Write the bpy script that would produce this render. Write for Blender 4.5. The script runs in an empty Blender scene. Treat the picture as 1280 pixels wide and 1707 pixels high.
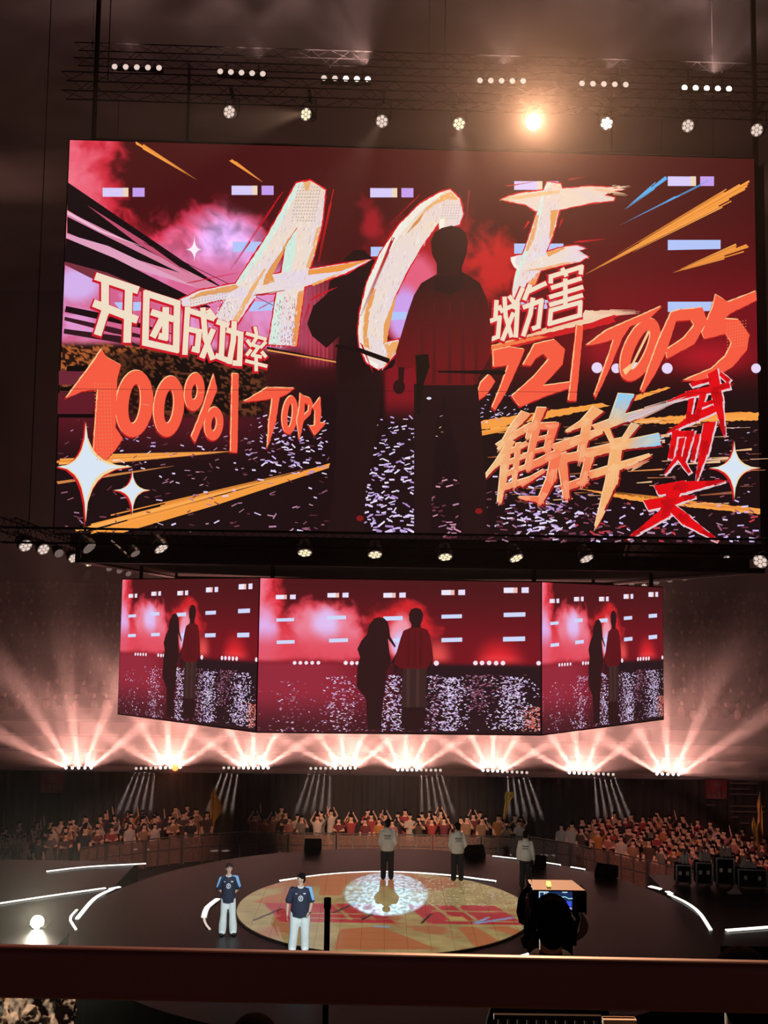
import bpy, bmesh, math, random
import numpy as np
from mathutils import Vector, Matrix
from mathutils.noise import noise as pnoise

sc = bpy.context.scene
COL = sc.collection
random.seed(7)
RNG = np.random.default_rng(7)

# ------------------------------------------------------------------ camera
CF, CX, CY, CH = 1800.0, 640.0, 853.5, 8.1          # focal length in pixels of the 1280x1707 frame, eye height over the stage
PITCH, ROLL = math.radians(5.0), math.radians(0.8)
cf = Vector((0, math.cos(PITCH), math.sin(PITCH)))
_r0, _u0 = Vector((1, 0, 0)), Vector((0, -math.sin(PITCH), math.cos(PITCH)))
cr = _r0 * math.cos(ROLL) + _u0 * math.sin(ROLL)
cu = -_r0 * math.sin(ROLL) + _u0 * math.cos(ROLL)
EYE = Vector((0, 0, CH))
camd = bpy.data.cameras.new('camera')
camd.sensor_fit = 'HORIZONTAL'
camd.sensor_width = 36.0
camd.lens = 36.0 * CF / 1280.0
camd.clip_start, camd.clip_end = 0.05, 400
camo = bpy.data.objects.new('camera', camd)
COL.objects.link(camo)
camo.matrix_world = Matrix(((cr.x, cu.x, -cf.x, EYE.x), (cr.y, cu.y, -cf.y, EYE.y), (cr.z, cu.z, -cf.z, EYE.z), (0, 0, 0, 1)))
sc.camera = camo

# ------------------------------------------------------------------ view, world
sc.view_settings.view_transform = 'Standard'
sc.view_settings.look = 'None'
sc.view_settings.gamma = 1.0
sc.view_settings.use_curve_mapping = False
sc.view_settings.exposure = 0.0
sc.cycles.use_denoising = True
sc.cycles.max_bounces = 5
sc.cycles.volume_bounces = 0
sc.cycles.use_light_tree = True
sc.cycles.sample_clamp_indirect = 4.0
sc.cycles.sample_clamp_direct = 0.0
world = bpy.data.worlds.new('dark_hall_air')
sc.world = world
world.use_nodes = True
world.node_tree.nodes['Background'].inputs[0].default_value = (0.5, 0.28, 0.25, 1)
world.node_tree.nodes['Background'].inputs[1].default_value = 0.10

PINK = (1.0, 0.43, 0.35)
WARM = (1.0, 0.62, 0.42)
HAZE_DENSITY = 0.0016


def spot(name, loc, target, power, angle, color=PINK, blend=0.35, radius=0.06):
    d = bpy.data.lights.new(name, 'SPOT')
    d.energy = power
    d.color = color
    d.spot_size = math.radians(angle)
    d.spot_blend = blend
    d.shadow_soft_size = radius
    o = bpy.data.objects.new(name, d)
    COL.objects.link(o)
    o.location = loc
    o.rotation_euler = (Vector(target) - Vector(loc)).to_track_quat('-Z', 'Y').to_euler()
    return o


def gobo(lamp, scale, lo, hi, seed=0.0):
    """A pattern wheel in the lamp: its strength varies with the direction of the ray."""
    d = lamp.data
    d.use_nodes = True
    nt = d.node_tree
    em = nt.nodes['Emission']
    tc = nt.nodes.new('ShaderNodeTexCoord')
    no = nt.nodes.new('ShaderNodeTexNoise')
    no.inputs['Scale'].default_value = scale
    no.inputs['Detail'].default_value = 1.0
    mp = nt.nodes.new('ShaderNodeMapping')
    mp.inputs['Location'].default_value = (seed, seed * 0.7, seed * 1.3)
    mr = nt.nodes.new('ShaderNodeMapRange')
    mr.inputs['From Min'].default_value = 0.40
    mr.inputs['From Max'].default_value = 0.62
    mr.inputs['To Min'].default_value = lo
    mr.inputs['To Max'].default_value = hi
    nt.links.new(tc.outputs['Normal'], mp.inputs['Vector'])
    nt.links.new(mp.outputs['Vector'], no.inputs['Vector'])
    nt.links.new(no.outputs['Fac'], mr.inputs['Value'])
    nt.links.new(mr.outputs['Result'], em.inputs['Strength'])
    return lamp


# ---- unseen lamps without fixtures; front key and wash are added to light the performers
spot('front_key_light', (2.0, 9.0, 10.5), (-2.75, 26.7, 0.95), 17000, 12, (0.88, 0.96, 1.0), 0.5, 0.15)
spot('front_wash_light', (-4.0, 8.0, 8.6), (2.3, 32.8, 1.2), 5200, 13, (1.0, 0.93, 0.85), 0.6, 0.15)
gobo(spot('pool_light', (0.35, 43.5, 7.3), (0.22, 31.75, 0.05), 3200, 10.0, (0.42, 0.78, 1.0), 0.15, 0.03), 150, 0.55, 2.2)
spot('crowd_light_middle', (0.5, 25.5, 7.6), (0.3, 45.0, -0.6), 15000, 27, (1.0, 0.55, 0.36), 0.8, 0.1)
spot('crowd_light_banner_side', (4.0, 28.0, 7.6), (11.5, 41.0, -0.8), 4200, 34, (1.0, 0.42, 0.34), 0.8, 0.1)
spot('crowd_light_lamp_side', (-4.0, 28.0, 7.6), (-10.0, 43.0, -0.8), 4500, 28, (1.0, 0.50, 0.40), 0.8, 0.1)


# ------------------------------------------------------------------ helpers
def px_ray(x, y):
    return cf + cr * ((x - CX) / CF) - cu * ((y - CY) / CF)


def at_plane(x, y, p0, n):
    d = px_ray(x, y)
    return EYE + d * ((Vector(p0) - EYE).dot(n) / d.dot(n))


def at_y(x, y, Y):
    return at_plane(x, y, (0, Y, 0), Vector((0, 1, 0)))


def at_z(x, y, z=0.0):
    return at_plane(x, y, (0, 0, z), Vector((0, 0, 1)))


def lin(c):
    return tuple(((v / 255.0) / 12.92 if v / 255.0 <= 0.04045 else ((v / 255.0 + 0.055) / 1.055) ** 2.4) for v in c)


def lin_np(a):
    a = np.clip(np.asarray(a, float) / 255.0, 0, 1)
    return np.where(a <= 0.04045, a / 12.92, ((a + 0.055) / 1.055) ** 2.4)


MATS = {}


def mat(name, color, rough=0.6, metal=0.0, emit=None, strength=0.0, noise=0.0, nscale=8.0, bump=0.0, spec=0.5):
    m = bpy.data.materials.new(name)
    m.use_nodes = True
    nt = m.node_tree
    b = nt.nodes['Principled BSDF']
    b.inputs['Base Color'].default_value = (*color, 1)
    b.inputs['Roughness'].default_value = rough
    b.inputs['Metallic'].default_value = metal
    b.inputs['Specular IOR Level'].default_value = spec
    if emit is not None:
        b.inputs['Emission Color'].default_value = (*emit, 1)
        b.inputs['Emission Strength'].default_value = strength
    if noise or bump:
        tc = nt.nodes.new('ShaderNodeTexCoord')
        no = nt.nodes.new('ShaderNodeTexNoise')
        no.inputs['Scale'].default_value = nscale
        no.inputs['Detail'].default_value = 4
        nt.links.new(tc.outputs['Object'], no.inputs['Vector'])
        if noise:
            r = nt.nodes.new('ShaderNodeValToRGB')
            r.color_ramp.elements[0].position = 0.3
            r.color_ramp.elements[1].position = 0.7
            r.color_ramp.elements[0].color = (*[max(0, v * (1 - noise)) for v in color], 1)
            r.color_ramp.elements[1].color = (*[min(1, v * (1 + noise)) for v in color], 1)
            nt.links.new(no.outputs['Fac'], r.inputs['Fac'])
            nt.links.new(r.outputs['Color'], b.inputs['Base Color'])
        if bump:
            bp = nt.nodes.new('ShaderNodeBump')
            bp.inputs['Strength'].default_value = bump
            bp.inputs['Distance'].default_value = 0.02
            nt.links.new(no.outputs['Fac'], bp.inputs['Height'])
            nt.links.new(bp.outputs['Normal'], b.inputs['Normal'])
    MATS[name] = m
    return m


def emat(name, color, strength, sample=True):
    m = bpy.data.materials.new(name)
    m.use_nodes = True
    nt = m.node_tree
    nt.nodes.remove(nt.nodes['Principled BSDF'])
    e = nt.nodes.new('ShaderNodeEmission')
    e.inputs[0].default_value = (*color, 1)
    e.inputs[1].default_value = strength
    nt.links.new(e.outputs[0], nt.nodes['Material Output'].inputs['Surface'])
    if not sample:
        m.cycles.emission_sampling = 'NONE'
    MATS[name] = m
    return m


def art_material(name, strength):
    m = bpy.data.materials.new(name)
    m.use_nodes = True
    nt = m.node_tree
    nt.nodes.remove(nt.nodes['Principled BSDF'])
    a = nt.nodes.new('ShaderNodeVertexColor')
    a.layer_name = 'shown'
    e = nt.nodes.new('ShaderNodeEmission')
    e.inputs[1].default_value = strength
    nt.links.new(a.outputs['Color'], e.inputs[0])
    nt.links.new(e.outputs[0], nt.nodes['Material Output'].inputs['Surface'])
    m.cycles.emission_sampling = 'NONE'
    return m


def object_colour_mat(name, rough=0.8):
    m = bpy.data.materials.new(name)
    m.use_nodes = True
    nt = m.node_tree
    oi = nt.nodes.new('ShaderNodeObjectInfo')
    nt.links.new(oi.outputs['Color'], nt.nodes['Principled BSDF'].inputs['Base Color'])
    nt.nodes['Principled BSDF'].inputs['Roughness'].default_value = rough
    return m


mat('black_metal', (0.012, 0.011, 0.012), 0.45, 0.3, noise=0.3, nscale=20)
mat('black_plastic', (0.010, 0.009, 0.010), 0.9, noise=0.2, nscale=30, spec=0.0)
mat('black_cloth', (0.012, 0.010, 0.011), 0.95, noise=0.4, nscale=3)
mat('grey_metal', (0.30, 0.29, 0.28), 0.35, 0.8, noise=0.15, nscale=12)
mat('truss_metal', (0.004, 0.004, 0.004), 0.9, 0.0, noise=0.2, nscale=9, spec=0.0)
mat('stage_black', (0.007, 0.006, 0.007), 0.42, noise=0.35, nscale=1.6, bump=0.03, spec=0.3)
mat('arena_floor', (0.02, 0.018, 0.018), 0.55, noise=0.4, nscale=0.8)
mat('wall_black', (0.005, 0.004, 0.004), 0.9, noise=0.3, nscale=0.7)
mat('concrete_dark', (0.06, 0.045, 0.042), 0.9, noise=0.35, nscale=0.6, bump=0.1)
mat('glass_grey', (0.26, 0.17, 0.14), 0.3, 0.2, noise=0.3, nscale=11, bump=0.9)
MATS['glass_grey'].node_tree.nodes['Principled BSDF'].inputs['Alpha'].default_value = 0.8
emat('strip_white', (1.0, 0.93, 0.86), 2.2)
emat('lens_white', (1.0, 0.90, 0.80), 3.2, False)
emat('lens_dim', (0.95, 0.74, 0.64), 0.85, False)
emat('lens_amber', (1.0, 0.86, 0.55), 1.1, False)
emat('lens_hot', (1.0, 0.66, 0.30), 16, False)
emat('lens_red_hot', (1.0, 0.16, 0.04), 5, False)
emat('lens_flood', (1.0, 0.97, 0.75), 30, False)
emat('lens_off_glow', (0.30, 0.22, 0.19), 0.5, False)  # lenses that are off get a faint glow put into the material


class MB:
    """Collects vertices and faces; build() links them as one mesh object. Points are given in world space and stored
    relative to the parent thing's base."""

    def __init__(self):
        self.v, self.f, self.m = [], [], []

    def add(self, vs, fs, mi=0):
        o = len(self.v)
        self.v += [tuple(p) for p in vs]
        self.f += [tuple(i + o for i in f) for f in fs]
        self.m += [mi] * len(fs)
        return self

    def box(self, c, s, M=None, mi=0):
        x, y, z = s[0] / 2, s[1] / 2, s[2] / 2
        vs = [Vector((a, b, d)) for a in (-x, x) for b in (-y, y) for d in (-z, z)]
        if M is not None:
            vs = [M @ p for p in vs]
        c = Vector(c)
        return self.add([p + c for p in vs], [(0, 1, 3, 2), (4, 6, 7, 5), (0, 4, 5, 1), (2, 3, 7, 6), (0, 2, 6, 4), (1, 5, 7, 3)], mi)

    def tube(self, pts, r, n=8, mi=0, cap=True):
        pts = [Vector(p) for p in pts]
        rs = r if isinstance(r, (list, tuple)) else [r] * len(pts)
        rings = []
        up = None
        for i, p in enumerate(pts):
            d = (pts[min(i + 1, len(pts) - 1)] - pts[max(i - 1, 0)]).normalized()
            a = d.orthogonal().normalized() if up is None else (up - d * up.dot(d)).normalized()
            up = a
            b = d.cross(a)
            rings.append([p + (a * math.cos(t) + b * math.sin(t)) * rs[i] for t in (2 * math.pi * k / n for k in range(n))])
        vs = [q for ring in rings for q in ring]
        fs = [(i * n + k, i * n + (k + 1) % n, (i + 1) * n + (k + 1) % n, (i + 1) * n + k) for i in range(len(pts) - 1) for k in range(n)]
        if cap:
            fs += [tuple(range(n))[::-1], tuple((len(pts) - 1) * n + k for k in range(n))]
        return self.add(vs, fs, mi)

    def ball(self, c, r, seg=10, rings=7, mi=0, M=None):
        r = r if isinstance(r, (list, tuple)) else (r, r, r)
        vs, fs = [], []
        for i in range(rings + 1):
            t = math.pi * i / rings
            for k in range(seg):
                a = 2 * math.pi * k / seg
                p = Vector((r[0] * math.sin(t) * math.cos(a), r[1] * math.sin(t) * math.sin(a), r[2] * math.cos(t)))
                if M is not None:
                    p = M @ p
                vs.append(p + Vector(c))
        for i in range(rings):
            for k in range(seg):
                fs.append((i * seg + k, (i + 1) * seg + k, (i + 1) * seg + (k + 1) % seg, i * seg + (k + 1) % seg))
        return self.add(vs, fs, mi)

    def disc(self, c, nrm, r, n=14, thick=0.0, mi=0):
        nrm = Vector(nrm).normalized()
        a = nrm.orthogonal().normalized()
        b = nrm.cross(a)
        c = Vector(c)
        ring = [c + (a * math.cos(t) + b * math.sin(t)) * r for t in (2 * math.pi * k / n for k in range(n))]
        if not thick:
            return self.add(ring, [tuple(range(n))], mi)
        vs = ring + [p - nrm * thick for p in ring]
        fs = [tuple(range(n)), tuple(range(n, 2 * n))[::-1]] + [(k, n + k, n + (k + 1) % n, (k + 1) % n) for k in range(n)]
        return self.add(vs, fs, mi)

    def build(self, name, material, parent=None, smooth=False):
        base = Vector(parent.get('_base', (0, 0, 0))) if parent is not None else Vector((0, 0, 0))
        me = bpy.data.meshes.new(name)
        me.from_pydata([tuple(Vector(p) - base) for p in self.v], [], self.f)
        for m in (material if isinstance(material, (list, tuple)) else [material]):
            me.materials.append(m)
        if any(self.m):
            me.polygons.foreach_set('material_index', self.m)
        if smooth:
            me.polygons.foreach_set('use_smooth', [True] * len(self.f))
        me.update()
        o = bpy.data.objects.new(name, me)
        COL.objects.link(o)
        if parent is not None:
            o.parent = parent
            o['_base'] = base[:]
        return o


def tag(o, label, cat=None, group=None, kind=None):
    if label:
        o['label'] = label
    if cat:
        o['category'] = cat
    if group:
        o['group'] = group
    if kind:
        o['kind'] = kind
    return o


def thing(name, label, cat, base, group=None):
    o = bpy.data.objects.new(name, None)
    o.empty_display_size = 0.2
    COL.objects.link(o)
    o.location = base
    o['_base'] = tuple(base)
    return tag(o, label, cat, group)


def struct(name, mb, m, label=None):
    o = mb.build(name, m)
    return tag(o, label, None, None, 'structure')


def copy_tree(o, parent=None):
    c = o.copy()
    COL.objects.link(c)
    if parent is not None:
        c.parent = parent
    for ch in list(o.children):
        copy_tree(ch, c)
    return c


ORD = ['first', 'second', 'third', 'fourth', 'fifth', 'sixth', 'seventh', 'eighth', 'ninth', 'tenth', 'eleventh', 'twelfth', 'thirteenth',
       'fourteenth', 'fifteenth', 'sixteenth', 'seventeenth', 'eighteenth', 'nineteenth']
TENS = ['', '', 'twenty', 'thirty', 'forty', 'fifty', 'sixty', 'seventy', 'eighty']


def nth(i):
    """0 -> first"""
    if i < 19:
        return ORD[i]
    t, u = divmod(i + 1, 10)
    return (TENS[t][:-1] + 'ieth') if u == 0 else TENS[t] + '-' + ORD[u - 1]


# rig frame: the hanging cube and ring are turned two degrees about the vertical
YAW = math.radians(2.0)
RT = Vector((math.cos(YAW), math.sin(YAW), 0))
RN = Vector((-math.sin(YAW), math.cos(YAW), 0))
RO = Vector((0.36, 30.0, 0))


def rig(u, v, z):
    return RO + RT * u + RN * v + Vector((0, 0, z))


RM = Matrix.Rotation(YAW, 3, 'Z')

# ================================================================== setting
FZ = -1.9                      # arena floor; the round stage top is z = 0
WY = 46.5                      # parapet behind the standing crowd
struct('floor', MB().box((0, 27, FZ - 0.15), (84, 96, 0.3)), MATS['arena_floor'])
struct('ceiling', MB().box((0, 27, 27.2), (84, 96, 0.4)), MATS['wall_black'])
struct('wall_back', MB().box((0, 64.6, 12), (84, 0.4, 31)), MATS['wall_black'])
struct('wall_left', MB().box((-38, 27, 12), (0.4, 96, 31)), MATS['wall_black'])
struct('wall_right', MB().box((38, 27, 12), (0.4, 96, 31)), MATS['wall_black'])

# parapet behind the crowd: black drape in folds
mb = MB()
n = 340
vs, fs = [], []
for i in range(n + 1):
    x = -20 + 40 * i / n
    y = WY + 0.06 * math.sin(i * 1.9) + 0.05 * math.sin(i * 0.63 + 1)
    vs += [(x, y, FZ), (x, y, .95)]
fs = [(2 * i, 2 * i + 2, 2 * i + 3, 2 * i + 1) for i in range(n)]
mb.add(vs, fs)
mb.box((0, WY + 0.32, .97), (40, 0.7, 0.06))
struct('wall_parapet', mb, mat('drape_black', (0.016, 0.012, 0.013), 0.9, noise=0.4, nscale=1.5))

# raked stand behind the parapet
mb = MB()
ROWS = 15
stand_pts = []
for r in range(ROWS):
    y0 = WY + 0.6 + r * 1.08
    z0 = 1.0 + r * 0.54
    half = 30
    vs = [(-half, y0, z0 - 0.54 if r else z0), (half, y0, z0 - 0.54 if r else z0), (half, y0, z0), (-half, y0, z0), (half, y0 + 1.08, z0), (-half, y0 + 1.08, z0)]
    mb.add(vs, [(0, 1, 2, 3), (3, 2, 4, 5)])
    stand_pts.append((y0, z0))
yb, zb = stand_pts[-1][0] + 1.08, stand_pts[-1][1]
mb.add([(-30, yb, zb), (30, yb, zb), (30, yb, zb + 0.5), (-30, yb, zb + 0.5), (30, yb + 0.3, zb + 0.5), (-30, yb + 0.3, zb + 0.5)], [(0, 1, 2, 3), (3, 2, 4, 5)])
st = struct('floor_stand', mb, MATS['concrete_dark'])

# spectators up in the haze of the stand: past counting, joined
def seat_crowd(name, x0, x1, label, dens, rows):
    mb = MB()
    rng = random.Random(len(name))
    for r in rows:
        y0, z0 = stand_pts[r]
        x = x0
        while x < x1:
            x += rng.uniform(0.36, 0.58)
            if rng.random() > dens:
                continue
            yy = y0 + 0.62 + rng.uniform(-.08, .08)
            h = rng.uniform(1.15, 1.32)
            mi = rng.choice((0, 0, 1, 2))
            mb.ball((x, yy, z0 + h - 0.12), (0.085, 0.1, 0.12), 6, 4, 3)
            mb.ball((x, yy, z0 + h - 0.52), (0.20, 0.15, 0.28), 6, 4, mi)
    o = mb.build(name, [MATS['black_cloth'], mat('seat_crowd_pale', (0.11, 0.085, 0.078), 0.9), mat('seat_crowd_red', (0.08, 0.045, 0.042), 0.9), mat('seat_crowd_skin', (0.15, 0.10, 0.08), 0.8)])
    return tag(o, label, None, None, 'stuff')

seat_crowd('seated_crowd', -23, -10.4, 'hazy rows of seated spectators in the raked stand beyond the bright floor spotlight', 0.75, range(3, 14))
seat_crowd('seated_crowd', 10.6, 23, 'hazy rows of seated spectators in the raked stand above the red wall banner', 0.75, range(3, 14))
mb = MB()
rng = random.Random(4)
for r in range(5, ROWS):
    y0, z0 = stand_pts[r]
    for k in range(0, 96):
        x = -26 + k * 0.545
        if -10 < x < 10 and r > 6:
            continue
        mb.box((x, y0 + 0.75, z0 + 0.42), (0.44, 0.10, 0.45))
o = mb.build('seat_rows', mat('seat_plastic', (0.05, 0.035, 0.034), 0.8))
o.parent = st
tag(o, None, None, None, 'stuff')

# stage: a round black deck with side wings, raised over the arena floor
SC = Vector((0.4, 29.0, 0))
SR = 8.15
mb = MB()
N = 96
ring = [(SC.x + SR * math.cos(2 * math.pi * k / N), SC.y + SR * math.sin(2 * math.pi * k / N)) for k in range(N)]
mb.add([(x, y, 0) for x, y in ring] + [(x, y, FZ) for x, y in ring], [tuple(range(N))] + [(k, N + k, N + (k + 1) % N, (k + 1) % N) for k in range(N)])
stage = struct('floor_stage', mb, MATS['stage_black'])
tag(stage, 'round glossy black stage deck')
for sx, x0, x1 in ((-1, -16.0, -7.6), (1, 8.3, 16.0)):
    struct('floor_wing', MB().box(((x0 + x1) / 2, 30.6, (FZ - 0.02) / 2), (x1 - x0, 8.6 if sx < 0 else 7.0, -FZ - 0.02)), MATS['stage_black'])

# ---- light strips let into the stage (emitting diffuser in an aluminium channel)
def light_strip(pts, w, label, mt='strip_white', group='white light strips in the stage'):
    pts = [Vector(p) for p in pts]
    base = pts[0].copy()
    t = thing('light_strip', label, 'light strip', base, group)
    for nm, ww, h, m in (('channel', w * 1.5, 0.02, 'grey_metal'), ('diffuser', w, 0.032, mt)):
        mb = MB()
        for i in range(len(pts) - 1):
            d = (pts[i + 1] - pts[i])
            s = Vector((-d.y, d.x, 0)).normalized() * ww / 2
            a, b = pts[i] + d * 0.012, pts[i + 1] - d * 0.012
            z = Vector((0, 0, h))
            mb.add([a - s, a + s, b + s, b - s, a - s + z, a + s + z, b + s + z, b - s + z], [(0, 1, 2, 3), (4, 7, 6, 5), (0, 4, 5, 1), (1, 5, 6, 2), (2, 6, 7, 3), (3, 7, 4, 0)])
        mb.build(nm, MATS[m], t)
    return t


def smooth_line(keys, n):
    """Points along a Catmull-Rom curve through the key points."""
    P = [Vector(k) for k in keys]
    P = [P[0] * 2 - P[1]] + P + [P[-1] * 2 - P[-2]]
    out = []
    segs = len(P) - 3
    for i in range(n + 1):
        s = i / n * segs
        k = min(int(s), segs - 1)
        u = s - k
        a, b, c, d = P[k:k + 4]
        out.append(0.5 * (2 * b + (c - a) * u + (2 * a - 5 * b + 4 * c - d) * u * u + (3 * b - a - 3 * c + d) * u ** 3))
    return out


light_strip(smooth_line([(-2.91, 32.6, 0), (-1.5, 33.45, 0), (0.15, 33.85, 0), (1.9, 33.6, 0), (3.48, 32.9, 0)], 14), 0.10, 'thin curved light strip behind the LED disc, at the feet of the people in jackets')
light_strip(smooth_line([(-4.42, 30.55, 0), (-4.58, 29.7, 0), (-4.52, 28.8, 0)], 4), 0.13, 'short curved light strip beside the thin performer standing off the disc')
light_strip(smooth_line([(-4.50, 28.7, 0), (-4.38, 28.2, 0), (-4.2, 27.75, 0)], 3), 0.05, 'faint thin light strip at the thin performer, nearer the railing', 'lens_dim')
light_strip(smooth_line([(-7.53, 31.43, 0), (-7.78, 30.4, 0), (-7.72, 28.5, 0)], 8), 0.11, 'curved rim light strip on the bright floor spotlight side')
light_strip(smooth_line([(-7.95, 29.3, 0), (-7.9, 28.5, 0), (-7.5, 27.6, 0)], 5), 0.06, 'thin broken light strip just inside the curved rim near the floor spotlight')
light_strip(smooth_line([(-9.99, 33.3, 0), (-8.9, 33.95, 0), (-7.25, 34.45, 0)], 9), 0.10, 'straight light strip along the far edge of the wing behind the floor spotlight')
light_strip(smooth_line([(-10.6, 29.45, 0), (-9.2, 30.5, 0), (-7.75, 31.5, 0)], 7), 0.10, 'long slanted light strip on the wing passing behind the floor spotlight')
light_strip([(-7.62, 31.4, 0), (-7.38, 31.65, 0)], 0.12, 'tiny light strip at the end of the long slanted strip')
light_strip(smooth_line([(8.28, 31.7, 0), (8.55, 30.8, 0), (8.62, 29.8, 0), (8.46, 28.3, 0)], 7), 0.09, 'curved rim light strip on the far side of the camera operator')
light_strip([(7.95, 32.55, 0), (8.2, 32.25, 0)], 0.16, 'small glowing patch of rim strip before the curved rim strip')
light_strip([(8.32, 32.0, 0), (8.38, 31.75, 0)], 0.13, 'tiny glowing dot of rim strip above the curved rim strip')
light_strip(smooth_line([(8.85, 28.25, 0), (10.1, 28.6, 0), (11.4, 29.0, 0)], 4), 0.16, 'thick straight light strip on the wing below the clutter of equipment cases')
light_strip(smooth_line([(3.7, 36.15, 0), (4.8, 35.65, 0), (5.75, 35.05, 0)], 6), 0.07, 'rim light strip along the far stage edge beneath the barrier')
light_strip([(6.02, 34.8, 0), (6.42, 34.5, 0)], 0.09, 'short rim light strip continuing past the barrier bend')
light_strip([(6.85, 34.4, 0), (6.98, 34.3, 0)], 0.10, 'single dot of rim light on the dark deck past the barrier bend')
light_strip(smooth_line([(3.0, 25.75, 0), (3.35, 25.95, 0), (3.75, 26.3, 0)], 3), 0.16, 'bright light strip at the disc edge right under the camera operator')
light_strip(smooth_line([(4.75, 29.2, 0), (4.7, 28.2, 0), (4.45, 27.4, 0)], 4), 0.10, 'light strip peeking out beside the camera operator head')

# ---- LED disc: square tiles cut to the circle, each showing its share of the picture
DC, DR = Vector((0.15, 29.86, 0)), 3.93
def vnoise(x, y, seed=0):
    """Value noise on numpy arrays."""
    xi, yi = np.floor(x).astype(int), np.floor(y).astype(int)
    fx, fy = x - xi, y - yi
    fx, fy = fx * fx * (3 - 2 * fx), fy * fy * (3 - 2 * fy)

    def h(a, b):
        v = (a * 374761393 + b * 668265263 + seed * 974634977) & 0x7FFFFFFF
        v = ((v ^ (v >> 13)) * 1274126177) & 0x7FFFFFFF
        return ((v ^ (v >> 16)) & 0xFFFF) / 65535.0
    return (h(xi, yi) * (1 - fx) + h(xi + 1, yi) * fx) * (1 - fy) + (h(xi, yi + 1) * (1 - fx) + h(xi + 1, yi + 1) * fx) * fy


def fbm(x, y, seed=0, octv=5):
    s, a, t = 0, 0.5, 0
    for i in range(octv):
        s = s + a * vnoise(x * 2 ** i, y * 2 ** i, seed + i)
        t += a
        a *= 0.55
    return s / t


def sstep(a, b, x):
    t = np.clip((x - a) / (b - a + 1e-9), 0, 1)
    return t * t * (3 - 2 * t)


def in_quad(x, y, q):
    ok = np.ones_like(x, bool)
    for i in range(4):
        (ax, ay), (bx, by) = q[i], q[(i + 1) % 4]
        ok &= ((bx - ax) * (y - ay) - (by - ay) * (x - ax)) <= 0
    return ok | (~np.zeros_like(x, bool) & np.all([((q[(i + 1) % 4][0] - q[i][0]) * (y - q[i][1]) - (q[(i + 1) % 4][1] - q[i][1]) * (x - q[i][0])) >= 0 for i in range(4)], axis=0))


def disc_pattern(X, Y):
    """Colour shown by the LED disc at metres from its centre; Y grows away from the audience."""
    n1 = fbm(X * 0.8 + 3, Y * 0.8, 3)
    n2 = fbm(X * 2.6, Y * 2.6, 9)
    c = np.stack([160 + 60 * (n2 - .5), 140 + 60 * (n2 - .5), 88 + 50 * (n2 - .5)], -1)
    rust = sstep(.53, .63, n1 + 0.25 * sstep(1.2, 3.2, Y) + 0.12 * (n2 - .5) - .25 * sstep(.2, 3, X) * sstep(-1, 2, Y))[..., None]
    c = c * (1 - rust) + np.array([160, 100, 62.]) * rust
    # two slanted orange strokes toward the audience
    for q in (((-1.1, -2.0), (-.1, -1.7), (1.3, -3.5), (-1.2, -3.6)), ((1.85, -1.7), (2.3, -1.6), (2.9, -3.0), (2.2, -3.4)), ((2.6, -1.7), (3.1, -1.5), (3.5, -2.0), (3.3, -2.4)),
              ((-3.6, 0.3), (-2.2, 0.2), (-2.3, 1.3), (-3.2, 1.1)), ((-1.8, 1.2), (-1.2, 1.2), (-1.1, 3.4), (-1.9, 3.2))):
        m = in_quad(X, Y, q)[..., None]
        c = np.where(m, np.array([172, 100, 56.]), c)
    # red brush writing, in two clusters, with pale gaps left between the strokes
    red = np.array([168, 34, 44.])
    t = X + 0.35 * (Y + .9)
    for (x0, x1, gaps, vg) in ((-2.85, .12, (-1.05, -.62, .95), (-.35, -.95)), (1.0, 3.45, (-.25, -1.15, -.55), (1.75, 2.35))):
        band = (t > x0) & (t < x1) & (Y < .32) & (Y > -1.42)
        band &= (n2 > .24)
        for g in gaps[:2]:
            band &= ~((np.abs(Y - g) < .05) & (t > x0 + .5))
        for g in vg:
            band &= ~((np.abs(t - g) < .05) & (Y > -1.2))
        c = np.where(band[..., None], red + 26 * (n2[..., None] - .5), c)
    hole = (t > 1.65) & (t < 2.1) & (Y < -.75) & (Y > -1.1)
    c = np.where(hole[..., None], np.array([180, 150, 84.]), c)
    for (ax, ay, bx, by, w, col) in ((-3.35, -1.35, -2.72, -.2, .045, (16, 12, 12)), (-1.35, -.55, -.75, .45, .05, (22, 14, 14)), (-.6, -1.2, -.3, -.6, .05, (22, 14, 14)), (.95, -1.4, 1.25, -.5, .04, (22, 14, 14)),
                                     (2.3, -1.35, 3.4, -.75, .07, (120, 140, 185)), (2.35, -1.3, 2.75, -.75, .05, (130, 150, 190)), (-.25, -1.72, .15, -1.72, .05, (130, 160, 190))):
        dx, dy = bx - ax, by - ay
        L = math.hypot(dx, dy)
        u = ((X - ax) * dx + (Y - ay) * dy) / L ** 2
        d = np.abs((X - ax) * dy - (Y - ay) * dx) / L
        m = ((d < w) & (u > 0) & (u < 1))[..., None]
        c = np.where(m, np.array(col, float), c)
    spark = ((fbm(X * 22, Y * 22, 31, 2) > .72) & (X > .8) & (Y > .2))[..., None]
    c = np.where(spark, np.array([215, 200, 170.]), c)
    return lin_np(c)


def led_tile_mat():
    m = bpy.data.materials.new('led_floor_tile')
    m.use_nodes = True
    nt = m.node_tree
    b = nt.nodes['Principled BSDF']
    a = nt.nodes.new('ShaderNodeVertexColor')
    a.layer_name = 'shown'
    nt.links.new(a.outputs['Color'], b.inputs['Emission Color'])
    b.inputs['Emission Strength'].default_value = 0.70
    b.inputs['Base Color'].default_value = (0.22, 0.22, 0.22, 1)
    b.inputs['Roughness'].default_value = 0.35
    return m


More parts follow.
